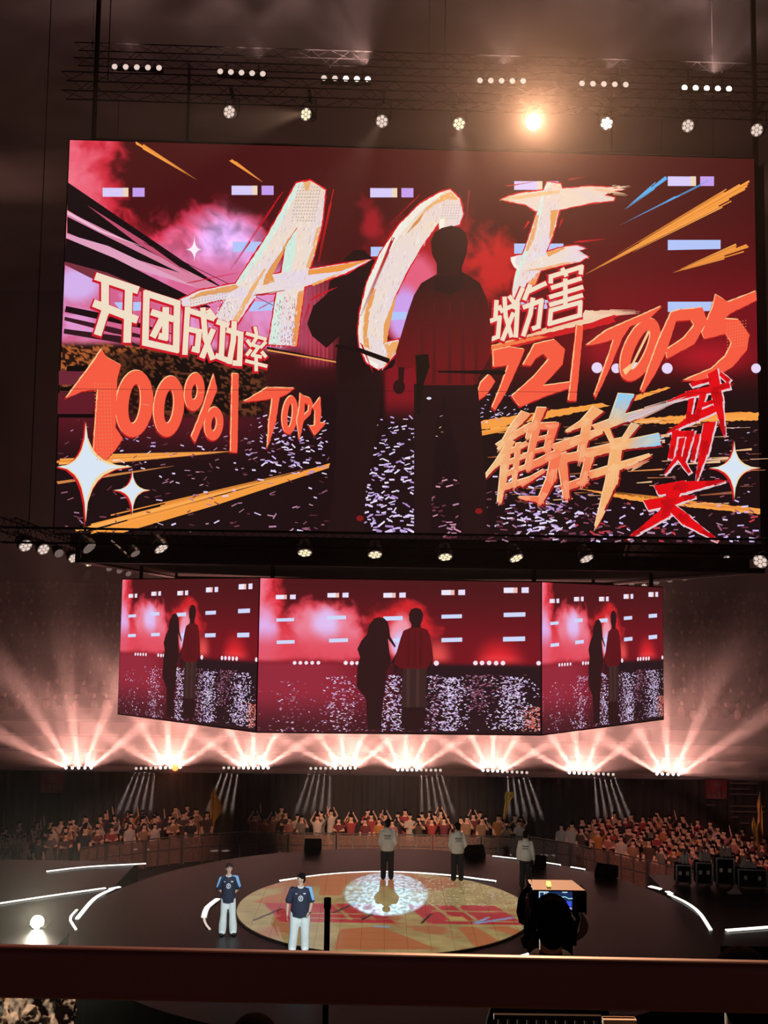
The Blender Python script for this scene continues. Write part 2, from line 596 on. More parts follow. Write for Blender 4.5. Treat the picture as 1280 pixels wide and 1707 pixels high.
disc = thing('led_floor', 'round glowing LED floor of square tiles in olive and orange with red brush lettering', 'LED floor', (DC.x, DC.y, 0))
mb = MB()
mb.add([(DC.x + (DR + .05) * math.cos(2 * math.pi * k / 96), DC.y + (DR + .05) * math.sin(2 * math.pi * k / 96), z) for z in (0.024, 0.002) for k in range(96)],
       [tuple(range(96))] + [(k, 96 + k, 96 + (k + 1) % 96, (k + 1) % 96) for k in range(96)])
mb.build('frame', MATS['black_metal'], disc)
TILE = 0.56
tm = led_tile_mat()
for i in range(-8, 8):
    for j in range(-8, 8):
        g = 0.003
        x0, y0 = i * TILE + g, j * TILE + g
        s = TILE - 2 * g
        K = 14
        P = np.linspace(0, s, K + 1)
        gx, gy = np.meshgrid(x0 + P, y0 + P, indexing='ij')
        r = np.hypot(gx, gy)
        if r.min() > DR:
            continue
        k = np.minimum(1, DR / np.maximum(r, 1e-6))
        inside = (r <= DR + 0.04)
        gx, gy = gx * k, gy * k
        col = disc_pattern(gx, gy)
        vs = [(gx[a, b], gy[a, b], 0.03) for a in range(K + 1) for b in range(K + 1)]
        fs = [(a * (K + 1) + b, (a + 1) * (K + 1) + b, (a + 1) * (K + 1) + b + 1, a * (K + 1) + b + 1) for a in range(K) for b in range(K)
              if inside[a:a + 2, b:b + 2].any()]
        if len(fs) < 3:
            continue
        me = bpy.data.meshes.new('tile')
        me.from_pydata(vs, [], fs)
        at = me.color_attributes.new('shown', 'FLOAT_COLOR', 'POINT')
        at.data.foreach_set('color', np.concatenate([col.reshape(-1, 3), np.ones(((K + 1) ** 2, 1))], 1).astype(np.float32).ravel())
        me.materials.append(tm)
        o = bpy.data.objects.new('tile', me)
        COL.objects.link(o)
        o.parent = disc

# ================================================================== LED screens
ART = art_material('screen_picture', 1.0)


class Screen:
    """A flat LED screen: plane p0 with unit normal n toward the audience; pic() puts emitting print on its face."""

    def __init__(self, p0, n, root):
        self.p0, self.n, self.root, self.layer = Vector(p0), Vector(n).normalized(), root, 0

    def to(self, x, y, lift):
        return at_plane(x, y, self.p0 + self.n * lift, self.n)


def art(name, polys, scr, layer, parent=None, label=None, kind=None):
    """One flat picture element. polys: list of (points in picture coordinates, colour or function of (x, y))."""
    vs, fs, cs = [], [], []
    base = Vector(scr.root['_base'])
    for k, (pts, col) in enumerate(polys):
        lift = 0.004 * layer + 0.00003 * min(k, 90)
        o = len(vs)
        for (x, y) in pts:
            vs.append(tuple(scr.to(x, y, lift) - base))
            cs.append((*lin(col(x, y) if callable(col) else col), 1))
        fs.append(tuple(range(o, o + len(pts))))
    me = bpy.data.meshes.new(name)
    me.from_pydata(vs, [], fs)
    at = me.color_attributes.new('shown', 'FLOAT_COLOR', 'POINT')
    at.data.foreach_set('color', np.array(cs, np.float32).ravel())
    me.materials.append(ART)
    o = bpy.data.objects.new(name, me)
    COL.objects.link(o)
    o.parent = parent if parent is not None else scr.root
    if label:
        o['label'] = label
    if kind:
        o['kind'] = kind
    return o


def picture(name, scr, quad, nx, ny, fn, layer=1, label=None):
    """The moving picture behind the graphics: a fine grid of LED pixels coloured by fn(u, v, x, y)."""
    (ax, ay), (bx, by), (cx, cy), (dx, dy) = quad
    base = Vector(scr.root['_base'])
    A, B, C_, D = [np.array(scr.to(*q, 0.004 * layer) - base) for q in quad]
    u, v = np.meshgrid(np.linspace(0, 1, nx + 1), np.linspace(0, 1, ny + 1), indexing='xy')
    uu, vv = u[..., None], v[..., None]
    P = (A * (1 - uu) + B * uu) * (1 - vv) + (D * (1 - uu) + C_ * uu) * vv
    x = (ax * (1 - u) + bx * u) * (1 - v) + (dx * (1 - u) + cx * u) * v
    y = (ay * (1 - u) + by * u) * (1 - v) + (dy * (1 - u) + cy * u) * v
    col = lin_np(fn(u, v, x, y))
    idx = np.arange((nx + 1) * (ny + 1)).reshape(ny + 1, nx + 1)
    F = np.stack([idx[:-1, :-1], idx[1:, :-1], idx[1:, 1:], idx[:-1, 1:]], -1).reshape(-1, 4)
    me = bpy.data.meshes.new(name)
    me.vertices.add(P.shape[0] * P.shape[1])
    me.vertices.foreach_set('co', P.reshape(-1).astype(np.float32))
    me.loops.add(F.size)
    me.loops.foreach_set('vertex_index', F.ravel().astype(np.int32))
    me.polygons.add(len(F))
    me.polygons.foreach_set('loop_start', (np.arange(len(F)) * 4).astype(np.int32))
    me.update(calc_edges=True)
    at = me.color_attributes.new('shown', 'FLOAT_COLOR', 'POINT')
    at.data.foreach_set('color', np.concatenate([col.reshape(-1, 3), np.ones((col.shape[0] * col.shape[1], 1))], 1).astype(np.float32).ravel())
    me.materials.append(ART)
    o = bpy.data.objects.new(name, me)
    COL.objects.link(o)
    o.parent = scr.root
    if label:
        o['label'] = label
    return o


def screen_body(scr, corners, depth, border=0.06):
    """Cabinet behind the face and a thin dark frame around it."""
    c = [Vector(p) for p in corners]
    mb = MB()
    back = [p - scr.n * depth for p in c]
    mb.add(c + back, [(0, 1, 2, 3), (7, 6, 5, 4), (0, 4, 5, 1), (1, 5, 6, 2), (2, 6, 7, 3), (3, 7, 4, 0)])
    mb.build('cabinet', MATS['black_plastic'], scr.root)


# ---------- small picture tools (picture coordinates)
def grow(poly, d):
    """Polygon pushed outward by d."""
    n = len(poly)
    area = sum(poly[i][0] * poly[(i + 1) % n][1] - poly[(i + 1) % n][0] * poly[i][1] for i in range(n))
    s = 1 if area > 0 else -1
    out = []
    for i in range(n):
        p0, p1, p2 = Vector(poly[i - 1]), Vector(poly[i]), Vector(poly[(i + 1) % n])
        e1, e2 = p1 - p0, p2 - p1
        if e1.length < 1e-6 or e2.length < 1e-6:
            out.append(tuple(p1))
            continue
        n1, n2 = Vector((e1.y, -e1.x)).normalized() * s, Vector((e2.y, -e2.x)).normalized() * s
        b = n1 + n2
        if b.length < 0.2:
            out.append(tuple(p1 + n1 * d))
        else:
            b.normalize()
            out.append(tuple(p1 + b * min(d / max(b.dot(n1), 0.35), abs(d) * 2.2) if d > 0 else p1 + b * d))
    return out


PR = random.Random(11)


def rough(poly, amp=0.7, step=4.0):
    """Brush edge: the outline cut into short pieces and jittered."""
    out = []
    n = len(poly)
    for i in range(n):
        a, b = Vector(poly[i]), Vector(poly[(i + 1) % n])
        L = (b - a).length
        k = max(1, int(L / step))
        nr = Vector((-(b - a).y, (b - a).x)).normalized() if L > 0 else Vector((0, 0))
        for j in range(k):
            p = a.lerp(b, j / k)
            if j:
                p = p + nr * PR.uniform(-amp, amp)
            out.append((p.x, p.y))
    return out


def zs(pts, ox, oy, s):
    """Points read off an enlargement with origin (ox, oy) and scale s."""
    return [(ox + x / s, oy + y / s) for x, y in pts]


def ell(cx, cy, rx, ry, rot=0.0, n=28, a0=0, a1=360):
    c, s = math.cos(rot), math.sin(rot)
    out = []
    full = a1 - a0 >= 360
    for k in range(n if full else n + 1):
        a = math.radians(a0 + (a1 - a0) * k / n)
        x, y = rx * math.cos(a), ry * math.sin(a)
        out.append((cx + x * c - y * s, cy + x * s + y * c))
    return out


def ring_poly(outer, inner):
    """A ring as one outline with a seam."""
    return list(outer) + [outer[0]] + [inner[0]] + list(reversed(inner))


def streak(p0, p1, w0, w1, n=7, col=(240, 150, 60), jag=0.25, cols=None):
    """Brush streak: a bundle of long tapered slivers from p0 (width w0) to p1 (width w1)."""
    a, b = Vector(p0), Vector(p1)
    d = b - a
    nr = Vector((-d.y, d.x)).normalized()
    out = []
    for i in range(n):
        t0 = (i + .5) / n - .5
        s0 = PR.uniform(0, jag) if abs(t0) > .18 else PR.uniform(0, jag * .25)
        s1 = 1 - (PR.uniform(0, jag) if abs(t0) > .18 else PR.uniform(0, jag * .25))
        hw = 0.62 / n if abs(t0) < .3 else 0.42 / n
        q0, q1 = a.lerp(b, s0), a.lerp(b, s1)
        wa, wb = w0 + (w1 - w0) * s0, w0 + (w1 - w0) * s1
        tip = hw * 0.3
        pts = [q0 + nr * wa * (t0 - hw), q1 + nr * wb * (t0 - tip), q1 + nr * wb * (t0 + tip), q0 + nr * wa * (t0 + hw)]
        c = col if cols is None else cols[PR.randrange(len(cols))]
        out.append(([(p.x, p.y) for p in pts], c))
    return out


def confetti(n, sample, length, thick, cols, tilt=0.35):
    out = []
    for _ in range(n):
        x, y, k = sample()
        L = length * PR.uniform(.5, 1.3) * k
        w = thick * PR.uniform(.6, 1.2) * max(k, .6)
        a = PR.gauss(-0.1, tilt)
        dx, dy = math.cos(a) * L / 2, math.sin(a) * L / 2
        nx, ny = -math.sin(a) * w / 2, math.cos(a) * w / 2
        out.append(([(x - dx - nx, y - dy - ny), (x + dx - nx * .5, y + dy - ny * .5), (x + dx + nx, y + dy + ny), (x - dx + nx * .6, y - dy + ny * .6)], PR.choice(cols)))
    return out


def star(cx, cy, up, dn, lf, rt, k=0.13):
    """Four-pointed sparkle with hollow sides."""
    pts = []
    tips = [(cx, cy - up), (cx + rt, cy), (cx, cy + dn), (cx - lf, cy)]
    for i in range(4):
        a, b = tips[i], tips[(i + 1) % 4]
        pts.append(a)
        for t in (.2, .38, .5, .62, .8):
            x = (1 - t) ** 2 * a[0] + 2 * t * (1 - t) * (cx + (a[0] + b[0] - 2 * cx) * k * .1) + t * t * b[0]
            y = (1 - t) ** 2 * a[1] + 2 * t * (1 - t) * (cy + (a[1] + b[1] - 2 * cy) * k * .1) + t * t * b[1]
            pts.append((x, y))
    return pts


_gc = {}


def glyph(ch):
    """Outline faces of one character of the built-in font, in its own box 0..1."""
    if ch in _gc:
        return _gc[ch]
    cu_ = bpy.data.curves.new('glyph', 'FONT')
    cu_.body = ch
    cu_.resolution_u = 3
    o = bpy.data.objects.new('glyph', cu_)
    COL.objects.link(o)
    dg = bpy.context.evaluated_depsgraph_get()
    me = bpy.data.meshes.new_from_object(o.evaluated_get(dg))
    v = np.array([p.co[:2] for p in me.vertices])
    f = [tuple(p.vertices) for p in me.polygons]
    bpy.data.objects.remove(o)
    bpy.data.curves.remove(cu_)
    bpy.data.meshes.remove(me)
    lo, hi = v.min(0), v.max(0)
    v = (v - lo) / (hi - lo)
    v[:, 1] = 1 - v[:, 1]
    _gc[ch] = (v, f)
    return _gc[ch]


def glyph_polys(ch, quad, bold, col, shift=(0, 0), jitter=0.0):
    """The character stretched into quad (TL, TR, BR, BL) and made bold by smearing it round a small square."""
    v, f = glyph(ch)
    q = np.array(quad, float)
    base = (q[0] * (1 - v[:, :1]) + q[1] * v[:, :1]) * (1 - v[:, 1:]) + (q[3] * (1 - v[:, :1]) + q[2] * v[:, :1]) * v[:, 1:]
    if jitter:
        rs = np.random.default_rng(len(v))
        base = base + rs.normal(0, jitter, base.shape)
    out = []
    offs = [(a * bold, b * bold) for a in (-1, -.34, .34, 1) for b in (-1, -.34, .34, 1) if bold and (abs(a) == 1 or abs(b) == 1)] or [(0, 0)]
    for dx, dy in offs:
        p = base + np.array([dx + shift[0], dy + shift[1]])
        for face in f:
            out.append(([tuple(p[i]) for i in face], col))
    return out


def mix(a, b, t):
    t = max(0, min(1, t))
    return tuple(a[i] * (1 - t) + b[i] * t for i in range(3))


# ================================================================== the big screen
big_n = -RN
big_root = thing('led_screen', 'huge wide LED screen hung above the disc with brush lettering and two dark figures', 'LED screen', rig(0.2, -6.9, 9.5))
BIG = Screen(rig(0.2, -6.95, 0), big_n, big_root)
BQ = [(116.5, 233.5), (1256.5, 265), (1268, 908), (90, 888.5)]
screen_body(BIG, [BIG.to(x, y, 0.0) for x, y in grow(BQ, 2.0)], 0.35)


def big_bg(u, v, x, y):
    wx, wy = fbm(x / 60, y / 60, 81, 3) - .5, fbm(x / 60 + 9, y / 60, 83, 3) - .5
    n1 = fbm((x + 70 * wx) / 62, (y + 70 * wy) / 62, 5, 6)
    n2 = fbm((x + 60 * wx) / 20 + 7, (y + 60 * wy) / 20, 15, 5)
    n3 = fbm(x / 150 + 2, y / 210, 25)
    nn = (n1 - .5) * 2
    c = np.zeros(x.shape + (3,))
    base_t = np.array([72, 19, 21.])
    base_m = np.array([100, 16, 22.])
    base_d = np.array([31, 16, 18.])
    w = sstep(300, 520, y)[..., None] * sstep(700, 1000, x)[..., None] * 1.0
    c = base_t * (1 - w) + base_m * w
    # lower part of the picture: dark floor
    d = sstep(590, 680, y)[..., None]
    c = c * (1 - d) + base_d * d
    red_floor = (sstep(600, 690, y) * (1 - sstep(690, 790, y)) * (1 - sstep(330, 560, x)))[..., None]
    c = c * (1 - red_floor * .75) + np.array([108, 26, 38.]) * red_floor * .75

    def put(m, col):
        nonlocal c
        m = np.clip(m, 0, 1)[..., None]
        c = c * (1 - m) + np.array(col, float) * m
    # smoke bank at the picture's corner
    edge = 185 + (y - 235) * 0.42 + 52 * nn + 40 * (n2 - .5)
    e2 = sstep(0, 34, edge - x) * (1 - sstep(430, 470, y))
    put(e2, (205, 40, 58))
    put(sstep(22, 70, edge - x) * (1 - sstep(430, 470, y)), (236, 96, 118))
    put(sstep(60, 110, edge - x) * (1 - sstep(430, 470, y)) * sstep(.3, .6, n2), (246, 132, 150))
    # big smoke bloom
    r = np.hypot((x - 348) / 128, (y - 442) / 116) + .40 * nn + .34 * (n2 - .5)
    put((1 - sstep(.80, 1.02, r)), (190, 40, 62))
    put((1 - sstep(.62, .92, r)), (226, 96, 134))
    r2 = np.hypot((x - 375) / 78, (y - 425) / 100) + .25 * nn
    put((1 - sstep(.35, 1.0, r2)), (222, 172, 238))
    sm = (1 - sstep(.80, 1.02, r))[..., None]
    c = c * (1 + sm * (n2[..., None] - .5) * .8)
    # pink air beneath the bloom
    low = sstep(395, 450, y - (x - 230) * .1) * (1 - sstep(575, 600, y)) * (1 - sstep(440, 560, x + 30 * nn))
    put(low * .95, (218, 104, 148))
    put(low * sstep(.45, .7, n1), (226, 150, 205))
    put((1 - sstep(.4, 1.0, np.hypot((x - 128) / 55, (y - 478) / 40))), (214, 176, 236))
    # curtain of red light beside the letter A
    cur = sstep(480, 520, x) * (1 - sstep(535, 560, x)) * sstep(430, 520, y) * (1 - sstep(600, 625, y))
    put(cur * (.5 + .5 * np.sin(x * .9)) * .9, (214, 70, 96))
    put(cur * .35, (190, 60, 80))
    # red smoke behind the two figures
    r3 = np.hypot((x - 690) / 120, (y - 470) / 125) + .55 * nn + .40 * (n2 - .5)
    put((1 - sstep(.62, 1.08, r3)) * .9, (176, 26, 36))
    r4 = np.hypot((x - 680) / 62, (y - 500) / 95) + .2 * nn
    put((1 - sstep(.6, 1.0, r4)), (226, 96, 126))
    r5 = np.hypot((x - 668) / 36, (y - 530) / 60)
    put((1 - sstep(.5, 1.0, r5)), (206, 160, 236))
    r6 = np.hypot((x - 812) / 56, (y - 455) / 78) + .7 * nn + .5 * (n2 - .5)
    put((1 - sstep(.5, 1.05, r6)), (196, 34, 36))
    wis = np.hypot((x - 612) / 34, (y - 375) / 60) + .7 * nn
    put((1 - sstep(.35, .9, wis)) * .8, (176, 30, 44))
    # reddish room far side
    put(sstep(440, 520, y) * (1 - sstep(560, 640, y)) * sstep(960, 1010, x) * .75, (122, 18, 30))
    put((1 - sstep(0, 1, np.hypot((x - 1180) / 120, (y - 600) / 46))) * .8, (190, 26, 40))
    put((1 - sstep(0, 1, np.hypot((x - 1000) / 60, (y - 590) / 46))) * .7, (160, 24, 38))
    # lattice of speckle beneath the caption
    sp = sstep(572, 585, y) * (1 - sstep(640, 668, y)) * (1 - sstep(250, 330, x))
    put(sp, (40, 22, 16))
    put(sp * (fbm(x / 5, y / 3.2, 51, 3) > .53), (178, 96, 50))
    sp2 = sstep(585, 600, y) * (1 - sstep(690, 705, y)) * (1 - sstep(420, 450, x)) * sstep(120, 260, x)
    put(sp2, (24, 14, 12))
    put(sp2 * (fbm(x / 6 + 9, y / 3.4, 53, 3) > .59), (104, 56, 36))
    # strip between the figures' legs is lit red
    put(sstep(630, 640, x) * (1 - sstep(688, 692, x)) * sstep(600, 615, y) * (1 - sstep(665, 715, y)), (128, 22, 32))
    # thin black seam of the LED modules
    return c


picture('backdrop_picture', BIG, BQ, 420, 240, big_bg, 1)
LAV, LBL = (212, 200, 250), (178, 198, 248)
for i, (x, y, w, h) in enumerate(((171, 313, 34, 15), (386, 309.5, 34, 15.5), (617, 313.5, 36, 15.5), (857, 302, 38, 14.5), (1113, 294, 38, 16))):
    s = 0.022
    win = lambda a, b: [(a, y + 0), (b, y + (b - a) * s * .3), (b, y + h), (a, y + h)]
    pol = [(win(x, x + w), LAV), (win(x + w, x + w + 9), (238, 214, 190))]
    g0 = x + w + 16
    art('lit_window', [(win(g0, g0 + 20 + 3 * (i > 3)), (196, 158, 236))], BIG, 2)
    for k in range(1, 5):
        yy = y + h * k / 5
        pol.append(([(x, yy), (x + w, yy), (x + w, yy + .7), (x, yy + .7)], (232, 214, 246)))
    art('lit_window', pol, BIG, 2)
for x, y, w, h, sk in ((172, 410, 76, 15, 8), (388, 403, 82, 17, 0), (618, 411.5, 80, 16, 0), (857, 406, 82, 17, 0), (1113, 400, 88, 17, 0), (190, 504, 60, 15, 6), (415, 503, 50, 16, 0), (648, 520, 36, 14, 0), (857, 500, 82, 16, 0), (1113, 503, 88, 17, 0)):
    art('lit_window', [([(x, y), (x + w - sk, y - sk * .1), (x + w, y + h - 2), (x + sk * 2, y + h)], LBL)], BIG, 2)
# stage lamps seen in the picture
for x, y, r in ((995, 613, 9), (1027, 614, 8), (1060, 612, 8), (1112, 614, 9), (1260, 614, 8)):
    art('pictured_lamp', [(ell(x, y, r, r), (232, 214, 246))], BIG, 2)
# black speed lines
SPEED = []
for q, c in (([(113, 304), (330, 452), (410, 505), (330, 478), (112, 350)], (26, 15, 17)), ([(112, 352), (250, 420), (410, 500), (330, 480), (112, 390)], (216, 130, 160)),
             ([(112, 361), (200, 405), (300, 455), (200, 424), (112, 388)], (26, 15, 17)), ([(111, 390), (180, 410), (330, 480), (200, 440), (110, 396)], (226, 160, 190)),
             ([(110, 397), (190, 430), (352, 512), (330, 515), (108, 440)], (26, 15, 17)), ([(108, 436), (180, 455), (260, 490), (180, 478), (107, 441)], (120, 50, 62)),
             ([(145, 342), (240, 402), (318, 458), (232, 408)], (190, 80, 110)), ([(113, 352), (170, 384), (240, 412), (165, 386), (112, 357)], (238, 190, 214)),
             ([(110, 510), (200, 528), (300, 560), (200, 540), (108, 520)], (30, 16, 18)), ([(108, 528), (190, 546), (300, 575), (190, 556), (107, 534)], (60, 26, 34)),
             ([(107, 548), (200, 560), (240, 580), (190, 570), (106, 556)], (52, 24, 30))):
    SPEED.append((q, c))
SPEED += [([(240, 404), (500, 530), (500, 531.2), (240, 405.2)], (60, 20, 30)), ([(445, 578), (575, 604), (575, 607), (445, 586)], (24, 14, 14)), ([(445, 582), (565, 603), (565, 605.5), (445, 585)], (232, 150, 84)),
          ([(112, 610), (180, 608), (180, 618), (110, 620)], (20, 12, 12)), ([(100, 645), (170, 646), (170, 651), (100, 652)], (20, 12, 12)), ([(98, 618), (150, 620), (150, 640), (98, 642)], (110, 40, 54)), ([(97, 655), (160, 656), (155, 690), (96, 690)], (96, 28, 40)), ([(96, 690), (200, 690), (200, 697), (96, 696)], (16, 10, 10))]
art('speed_lines', SPEED, BIG, 3, label='black and pink speed lines at the picture corner')
ORG, ORD_ = (246, 158, 70), (214, 110, 40)
ocols = [(248, 160, 72), (240, 150, 64), (250, 172, 84), (232, 140, 58)]
art('orange_streak', streak((225, 236), (332, 302), 9, 1.5, 5, cols=ocols), BIG, 3)
art('orange_streak', streak((383, 265), (440, 305), 7, 1.2, 4, cols=ocols), BIG, 3)
art('orange_streak', streak((1258, 303), (975, 458), 30, 4, 11, cols=ocols, jag=.35), BIG, 3)
art('orange_streak', streak((1259, 405), (1120, 455), 26, 1.5, 8, cols=ocols, jag=.5), BIG, 3)
art('orange_streak', streak((94, 770), (395, 752), 22, 1.5, 7, cols=ocols, jag=.2), BIG, 3)
art('orange_streak', streak((94, 806), (300, 775), 7, 1.0, 3, cols=[(206, 130, 70)], jag=.3), BIG, 3)
art('orange_streak', [([(150, 886), (340, 835), (550, 772), (548, 780), (360, 842), (205, 888)], (246, 156, 66))] + streak((120, 886), (552, 774), 26, 4, 9, cols=ocols, jag=.5), BIG, 3)
art('orange_streak', [(rough([(792, 704), (870, 690), (1000, 672), (1020, 676), (900, 700), (795, 718)], 1.2), ORG)] + streak((795, 722), (900, 706), 12, 3, 4, cols=ocols), BIG, 3)
art('orange_streak', [(rough([(1050, 700), (1160, 690), (1264, 687), (1264, 700), (1160, 704), (1190, 706), (1060, 706)], 1.2), ORG)] + streak((1266, 692), (1020, 704), 16, 6, 6, cols=ocols, jag=.5), BIG, 3)
art('orange_streak', [(rough([(965, 815), (1080, 830), (1180, 838), (1267, 848), (1267, 857), (1150, 846), (1050, 834)], 0.9), ORG)] + streak((1267, 852), (960, 814), 12, 3, 5, cols=ocols, jag=.5), BIG, 3)
art('orange_streak', [(rough([(1030, 668), (1110, 645), (1118, 647), (1060, 668)], .8), ORG)], BIG, 3)
thin = []
for _ in range(70):
    x, y = PR.uniform(795, 1255), PR.uniform(700, 850)
    L = PR.uniform(10, 60)
    thin.append(([(x, y), (x + L, y - L * PR.uniform(-.02, .12)), (x + L, y - L * .05 + PR.uniform(.6, 1.8)), (x + 2, y + 1.2)], PR.choice([(220, 136, 76), (230, 176, 130), (150, 84, 50), (236, 190, 150)])))
art('brush_flecks', thin, BIG, 3, kind='stuff')
art('blue_streak', streak((1113, 293), (1040, 350), 12, 2, 6, col=(86, 176, 236), jag=.4) + streak((1200, 291), (1028, 378), 6, .8, 5, col=(90, 170, 228), jag=.5), BIG, 4)

# ---- glitter on the pictured floor
gl_cols = [(226, 208, 246), (206, 180, 240), (240, 226, 250), (176, 140, 200)]
gl_dim = [(120, 64, 84), (150, 92, 116), (98, 44, 60), (180, 130, 160)]


def band(x0, x1, y0, y1, pw=1.0, gauss=False):
    def f():
        t = PR.random() ** pw
        y = y0 + (y1 - y0) * t
        x = PR.gauss((x0 + x1) / 2, (x1 - x0) / 4) if gauss else PR.uniform(x0, x1)
        x = max(98, min(1262, x))
        y = min(y, 902 if x > 700 else 886)
        return x, y, .55 + .6 * (y - 640) / 260
    return f


G = confetti(130, band(420, 545, 690, 790, 1, True), 8.5, 3.4, gl_cols) + confetti(170, band(100, 548, 700, 885), 9, 2.4, gl_dim) + confetti(45, band(250, 548, 700, 885), 9, 3.2, gl_cols[:1] + gl_dim[-1:])
G += confetti(40, band(170, 260, 690, 785), 8, 3, gl_cols)
G += confetti(190, band(606, 692, 695, 895), 10, 3.6, gl_cols) + confetti(46, band(704, 764, 790, 900), 10, 3.0, gl_dim + [(214, 150, 176)])
G += confetti(60, band(800, 880, 655, 705), 7, 2.6, gl_cols) + confetti(130, band(830, 970, 780, 900, 1, True), 9, 3.4, gl_cols) + confetti(120, band(800, 1000, 790, 905), 9, 3, gl_dim) + confetti(130, band(960, 1262, 835, 905), 9, 3.2, gl_dim + gl_cols[:2] + [(200, 60, 70)])
G += confetti(80, band(1090, 1262, 690, 830), 8, 2.2, gl_dim + gl_cols[:1]) + confetti(24, band(690, 740, 680, 730), 7, 2.0, [(230, 190, 160), (240, 220, 210), (150, 110, 60)])
art('glitter', G, BIG, 3, kind='stuff', label='scattered paper glitter on the pictured stage floor')

# ---- title letters
CRM, CRW, MINT, OCH, RED = (238, 220, 206), (228, 214, 228), (214, 234, 222), (226, 154, 84), (214, 22, 32)
z8 = lambda p: zs(p, 300, 290, 3.5556)


def crm(x, y):
    t = 0.5 + 0.5 * math.sin(x * .11 + y * .05)
    return mix(mix(CRM, CRW, t), (240, 206, 160), max(0, (400 - y) / 160) * .8)


def pip(x, y, poly):
    c = False
    for (x1, y1), (x2, y2) in zip(poly, poly[1:] + poly[:1]):
        if (y1 > y) != (y2 > y) and x < (x2 - x1) * (y - y1) / (y2 - y1) + x1:
            c = not c
    return c


def letter(body, shade, name='title_letter', out=2.4, lay=6, outcol=RED, parent=None):
    P = [(rough(grow(b, out), .8, 6), outcol) for b in body]
    P += [(rough(b, .6, 5), crm) for b in body]
    P += shade
    for b in body:
        xs, ys = [p[0] for p in b], [p[1] for p in b]
        for _ in range(int((max(xs) - min(xs)) * (max(ys) - min(ys)) / 85)):
            x, y = PR.uniform(min(xs), max(xs)), PR.uniform(min(ys), max(ys))
            if pip(x, y, b):
                L, a = PR.uniform(2, 8), 1.9 + PR.uniform(-.25, .25) if max(ys) - min(ys) > max(xs) - min(xs) else -.12
                w = PR.uniform(.5, 1.1)
                P.append(([(x, y), (x + w, y + w * .3), (x + w + L * math.cos(a), y + L * math.sin(a)), (x + L * math.cos(a), y + L * math.sin(a))], PR.choice([(250, 246, 240), (250, 246, 240), (196, 176, 186), (236, 176, 116), (206, 190, 220)])))
    return art(name, P, BIG, lay, parent)


dots = []
for i in range(9):
    for j in range(11):
        x, y = 497 + i * 4.6 + j * -1.0, 312 + j * 5.6
        if 492 + j * -3 < x < 540 - j * .6:
            dots.append((ell(x, y, 1.25, 1.25, n=6), (190, 168, 140)))
for i in range(13):
    for j in range(4):
        dots.append((ell(318 + i * 4.8, 497 + j * 4.8 - i * 1.0, 1.1, 1.1, n=6), (170, 160, 170)))
fine = []
for _ in range(160):
    x, y = PR.uniform(455, 492), PR.uniform(490, 578)
    fine.append(([(x, y), (x + .9, y), (x + .9, y + PR.uniform(2, 6)), (x, y + 3)], PR.choice([(150, 120, 150), (190, 90, 90), (250, 244, 246)])))
for _ in range(150):
    t = PR.random()
    x, y = 385 - t * 26 + PR.uniform(-14, 12), 498 + t * 46
    fine.append(([(x, y), (x + 1.2, y + .4), (x + .2, y + 3)], PR.choice([(150, 130, 170), (206, 190, 230), (250, 244, 246)])))
letter([z8([(690, 55), (770, 40), (860, 95), (850, 180), (690, 320), (600, 460), (505, 600), (490, 660), (330, 900), (200, 860), (330, 650), (520, 360)]),
        z8([(770, 40), (862, 95), (840, 300), (795, 480), (765, 560), (735, 680), (690, 1020), (525, 1010), (570, 720), (605, 560), (625, 430), (700, 310)]),
        z8([(0, 745), (120, 690), (330, 650), (505, 605), (640, 580), (760, 565), (950, 535), (1135, 507), (980, 590), (750, 665), (560, 705), (440, 715), (330, 740), (240, 745), (20, 800)])],
       [(rough(z8([(690, 55), (730, 45), (600, 290), (480, 490), (350, 660), (330, 650), (520, 360)]), .7, 5), MINT), (rough(z8([(625, 430), (692, 330), (680, 480), (650, 575), (605, 580)]), .6, 5), (206, 234, 220)),
        (rough(z8([(505, 600), (600, 460), (660, 350), (600, 500), (545, 600), (560, 640), (490, 660)]), .8, 4), OCH), (rough(z8([(120, 700), (330, 655), (350, 670), (300, 700), (180, 715), (40, 750)]), .8, 4), (228, 160, 96)),
        (rough(z8([(760, 570), (950, 538), (1120, 510), (960, 575), (760, 600)]), .6, 4), (236, 152, 70)), (rough(z8([(780, 650), (900, 605), (960, 580), (900, 615), (790, 665)]), .6, 4), (240, 170, 96)),
        (rough(z8([(735, 50), (775, 42), (770, 90), (740, 100)]), .8, 4), (234, 176, 110)), (rough(z8([(835, 310), (795, 480), (770, 555), (745, 560), (775, 470), (810, 320)]), .6, 4), (232, 176, 120)),
        (rough(z8([(735, 690), (690, 1020), (660, 1015), (700, 700)]), .7, 4), (234, 150, 86)), (rough(z8([(570, 720), (610, 715), (580, 1010), (527, 1010)]), .7, 4), MINT),
        (z8([(440, 716), (620, 688), (620, 692), (440, 722)]), (150, 40, 50)), (rough(z8([(430, 660), (500, 560), (510, 565), (440, 690), (340, 880), (310, 870)]), .8, 4), (236, 178, 120))] + dots + fine)
